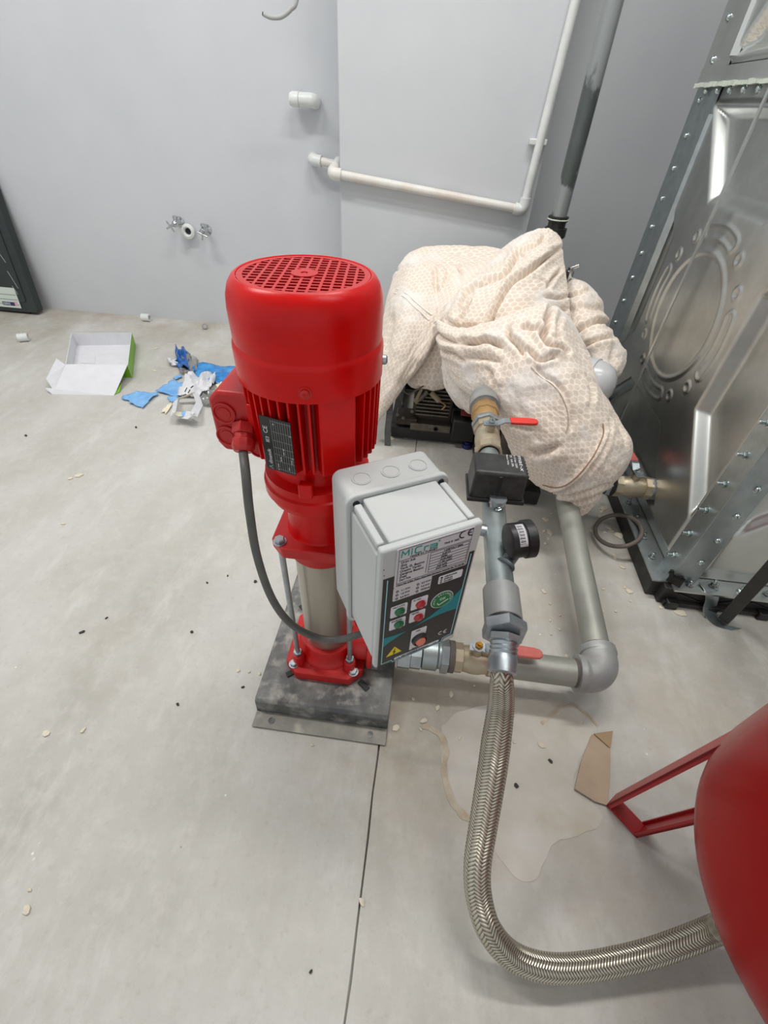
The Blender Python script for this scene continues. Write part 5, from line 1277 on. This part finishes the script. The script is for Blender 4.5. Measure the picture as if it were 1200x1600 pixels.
crumple('clear_film', [(308, 628), (330, 610), (352, 618), (332, 638)], 10, 1.4, m_clear, 'crumpled clear plastic film beside the teal film', 'film', 18.8, .014)
# torn white box frame
tf = thing('torn_box_frame', onz(292, 645), 'torn white card frame at the front of the litter', 'card')
ring = [(277, 628), (305, 617), (311, 634), (302, 652), (287, 650), (273, 650)]
P3 = [onz(a, b, .012 + .03 * (i % 2)) for i, (a, b) in enumerate(ring)]
for i in range(6):
    a, b = P3[i], P3[(i + 1) % 6]; sd = (b - a).cross(up3).normalized() * (.014 if i != 3 else .022)
    MB().slab([a - sd, b - sd, b + sd * .6 + up3 * .016, a + sd * .6 + up3 * .016], .0015).build('card_strip', m_creamp if i in (0, 4) else m_paper, tf, smooth=False)
MB().slab([onz(283, 646, .03), onz(291, 642, .03), onz(293, 648, .03), onz(285, 651, .03)], .001).build('blue_print', m_paperblue, tf, smooth=False)
for i, (a, b, c_, d_) in enumerate(((289, 612, 292, 606), (294, 614, 297, 609), (286, 618, 291, 616), (298, 606, 302, 603), (318, 612, 324, 611))):
    p, q = onz(a, b, .055), onz(c_, d_, .06)
    MB().tube([p, q], .002, 6).build('printed_mark', m_ink, o)
# white pipe offcuts and small metal ring near the wall
for i, (a, b, an, lab) in enumerate(((228, 496, 0.0, 'white plastic pipe offcut lying against the left wall'), (36, 527, .5, 'white plastic pipe offcut lying near the dark case'))):
    p = onz(a, b, .019); dx = Vector((math.cos(an), math.sin(an), 0))
    oc = thing('pipe_offcut', (p.x, p.y, 0), lab, 'offcut', 'white pipe offcuts on the floor')
    MB().lathe(p - dx * .022, dx, [(.013, 0), (.019, .001), (.019, .043), (.013, .044)], 20, closed=True).build('sleeve', m_white, oc)
p = onz(320, 510, .012); tag(MB().lathe(p, (.5, -.8, .3), [(.010, 0), (.014, 0), (.014, .012), (.010, .012)], 18, closed=True).build('metal_ring', m_zinc), 'small metal ring on the floor below the left wall', 'ring')
# gasket ring leaning on the tank rail
gk = MB(); gcen = onz(966, 828, .05); c1, c2 = onz(930, 826, .02), onz(1003, 831, .078)
gx = (c2 - c1) / 2; gy = (onz(968, 803, .055) - onz(964, 852, .045)) / 2; gcen = (c1 + c2) / 2
gk.tube([gcen + gx * math.cos(2 * PI * i / 48) + gy * math.sin(2 * PI * i / 48) for i in range(49)], .0062, 10, cap=False)
tag(gk.build('gasket_ring', m_gasket), 'round grey-brown rubber ring leaning on the tank rail', 'gasket')
# cardboard scrap
cbp = [(898, 1232), (908, 1190), (925, 1148), (958, 1142), (954, 1170), (953, 1215), (949, 1258), (930, 1252)]
cb = thing('cardboard_scrap', onz(930, 1200), 'torn brown cardboard scrap on the floor beside the vessel foot', 'cardboard')
MB().slab([onz(a, b, .006) for a, b in reversed(cbp)], .003).build('sheet', m_cardboard, cb, smooth=False)
MB().slab([onz(a, b, .0095) for a, b in reversed([(928, 1146), (957, 1142), (953, 1168)])], .002).build('folded_corner', mat('dark_cardboard', (164, 138, 106), .8), cb, smooth=False)
# cement smear with brown residue edges
sm_pts = [(690, 1135), (720, 1112), (790, 1098), (860, 1092), (905, 1110), (935, 1130), (905, 1190), (896, 1235), (935, 1262), (940, 1285), (905, 1305), (870, 1315), (850, 1345), (838, 1372), (812, 1376), (780, 1340), (740, 1288), (722, 1270), (700, 1245), (690, 1190)]
sp3 = spline([onz(a, b, .0004) for a, b in sm_pts + [sm_pts[0]]], 5)[:-1]
sp3 = [p + Vector((.004 * noise.noise(p * 60), .004 * noise.noise(p * 60 + Vector((9, 0, 0))), 0)) for p in sp3]
tag(MB().slab(sp3, -.0003).build('cement_smear', m_cement, None, smooth=False), 'dried cement smear on the floor under the braided hose', 'stain')
def residue(pts, wdt, label):
    P2 = spline([onz(a, b, .0016) for a, b in pts], 6); V = []
    Lf, Rt = [], []
    for i, p in enumerate(P2):
        t_ = (P2[min(i + 1, len(P2) - 1)] - P2[max(i - 1, 0)]).normalized(); s_ = t_.cross(up3); k = wdt * (.6 + .9 * abs(noise.noise(p * 45)))
        Lf.append(p + s_ * k); Rt.append(p - s_ * k * (.5 + abs(noise.noise(p * 30 + Vector((5, 0, 0))))))
    n = len(P2); mb = MB().add(Lf + Rt + [p - up3 * .0014 for p in Lf + Rt], [(i, i + 1, n + i + 1, n + i) for i in range(n - 1)] + [(i, 2 * n + i, 2 * n + i + 1, i + 1) for i in range(n - 1)] + [(n + i, n + i + 1, 3 * n + i + 1, 3 * n + i) for i in range(n - 1)])
    tag(mb.build('glue_residue', m_residue, None, smooth=False), label, 'stain', 'brown glue residue on the floor')
residue([(660, 1134), (675, 1138), (692, 1152), (697, 1180), (695, 1210), (706, 1248), (722, 1270), (742, 1284)], .009, 'long brown glue residue edge left of the braided hose')
residue([(846, 1130), (885, 1098), (912, 1112), (934, 1134)], .004, 'thin brown glue residue below the big pipe elbow')
# plaster chips
def chip(px_, py_, s, label, grp, m=m_chip, name='plaster_chip', z=0.0):
    p = onz(px_, py_, z); sc = s * (p - EYE).length / FPX; n = random.randint(5, 7); pts = []
    a0 = random.random() * 6; el_ = random.uniform(.45, .9)
    for i in range(n):
        a = 2 * PI * i / n + random.uniform(-.25, .25); r = sc * random.uniform(.6, 1.0)
        x, y = r * math.cos(a), r * math.sin(a) * el_; pts.append(p + Vector((x * math.cos(a0) - y * math.sin(a0), x * math.sin(a0) + y * math.cos(a0), .0022 + random.uniform(0, .0018))))
    c = sum(pts, Vector()) / n
    base = [Vector((q.x, q.y, z + .0001)) for q in pts]
    tag(MB().add(pts + base + [c + up3 * .001], [(i, (i + 1) % n, 2 * n) for i in range(n)] + [(i, n + i, n + (i + 1) % n, (i + 1) % n) for i in range(n)]).build(name, m, None, smooth=False), label, 'chip', grp)
CH = 'plaster chips on the floor'
chip(565, 1410, 6, 'single plaster crumb lying on the floor joint', CH); chip(488, 1165, 3, 'single plaster crumb in front of the base plate flange', CH)
for a, b, s in ((1062, 958, 10), (1032, 950, 3)): chip(a, b, s, 'cream plaster chip on the floor in front of the tank base', CH)
for a, b, s in ((853, 812, 7), (850, 830, 5), (858, 832, 7), (856, 842, 4), (836, 823, 3), (852, 850, 3), (888, 806, 4), (861, 803, 3), (916, 797, 6), (939, 800, 5), (944, 795, 9), (936, 807, 3)):
    chip(a, b, s, 'cream plaster chip on the floor around the quilt tip and long pipe', CH)
for a, b, s in ((951, 826, 6), (967, 838, 8), (955, 830, 5), (945, 833, 4)): chip(a, b, s, 'cream plaster chip inside the rubber ring', CH)
for a, b, s in ((925, 829, 5), (949, 850, 6), (960, 870, 7), (972, 887, 5), (975, 918, 3), (942, 921, 3), (940, 956, 4), (962, 956, 3), (983, 925, 6), (985, 940, 3)):
    chip(a, b, s, 'cream plaster chip on the floor between the long pipe and the tank', CH)
for a, b, s in ((859, 944, 3), (875, 962, 3), (859, 970, 2.5), (874, 984, 3), (885, 1026, 4), (849, 925, 5), (861, 992, 2)): chip(a, b, s, 'tiny plaster chip on the floor left of the long pipe', CH)
for a, b, s in ((705, 1086, 6), (684, 1107, 5), (662, 1127, 7), (619, 1138, 7), (645, 1093, 4), (758, 1134, 4), (846, 1165, 8), (718, 1154, 4), (803, 1160, 3), (803, 1118, 3), (741, 1072, 3), (872, 1116, 3), (908, 1129, 3), (657, 1140, 3)):
    chip(a, b, s, 'cream plaster chip on the floor in front of the suction pipe', CH)
for a, b, s in ((73, 1147, 6), (130, 1142, 5), (123, 744, 6), (110, 748, 4), (99, 819, 3), (47, 1391, 3), (43, 1422, 5), (372, 1048, 4), (406, 1053, 3), (244, 545, 3), (242, 580, 4), (389, 1050, 3)):
    chip(a, b, s, 'small plaster crumb on the open floor left of the pump', CH)
for a, b, s in ((634, 684, 5), (612, 686, 6), (643, 675, 3)): chip(a, b, s, 'plaster chip on the floor by the engine strut', CH)
for a, b, s in ((129, 988, 4.5), (167, 966, 2.5), (300, 988, 3), (380, 1074, 3), (399, 909, 4), (278, 1101, 3), (213, 668, 3), (41, 681, 3), (795, 1156, 4), (806, 1228, 5), (860, 1190, 5), (486, 1518, 3), (324, 911, 2.5), (356, 900, 2)):
    chip(a, b, s, 'dark crumb on the concrete floor', 'dark crumbs on the floor', m_crumb, 'dark_crumb')
bm_ = thing('blue_bung', onz(731, 700), 'small blue plastic bung on the floor behind the manifold', 'bung')
MB().lathe(onz(729, 699, .0), (0, 0, 1), [(.016, 0), (.018, .002), (.018, .016), (.012, .018), (.012, .026), (.006, .028)], 18).build('cap', mat('navy_plastic', (34, 40, 96), .45), bm_)
finish_texts()
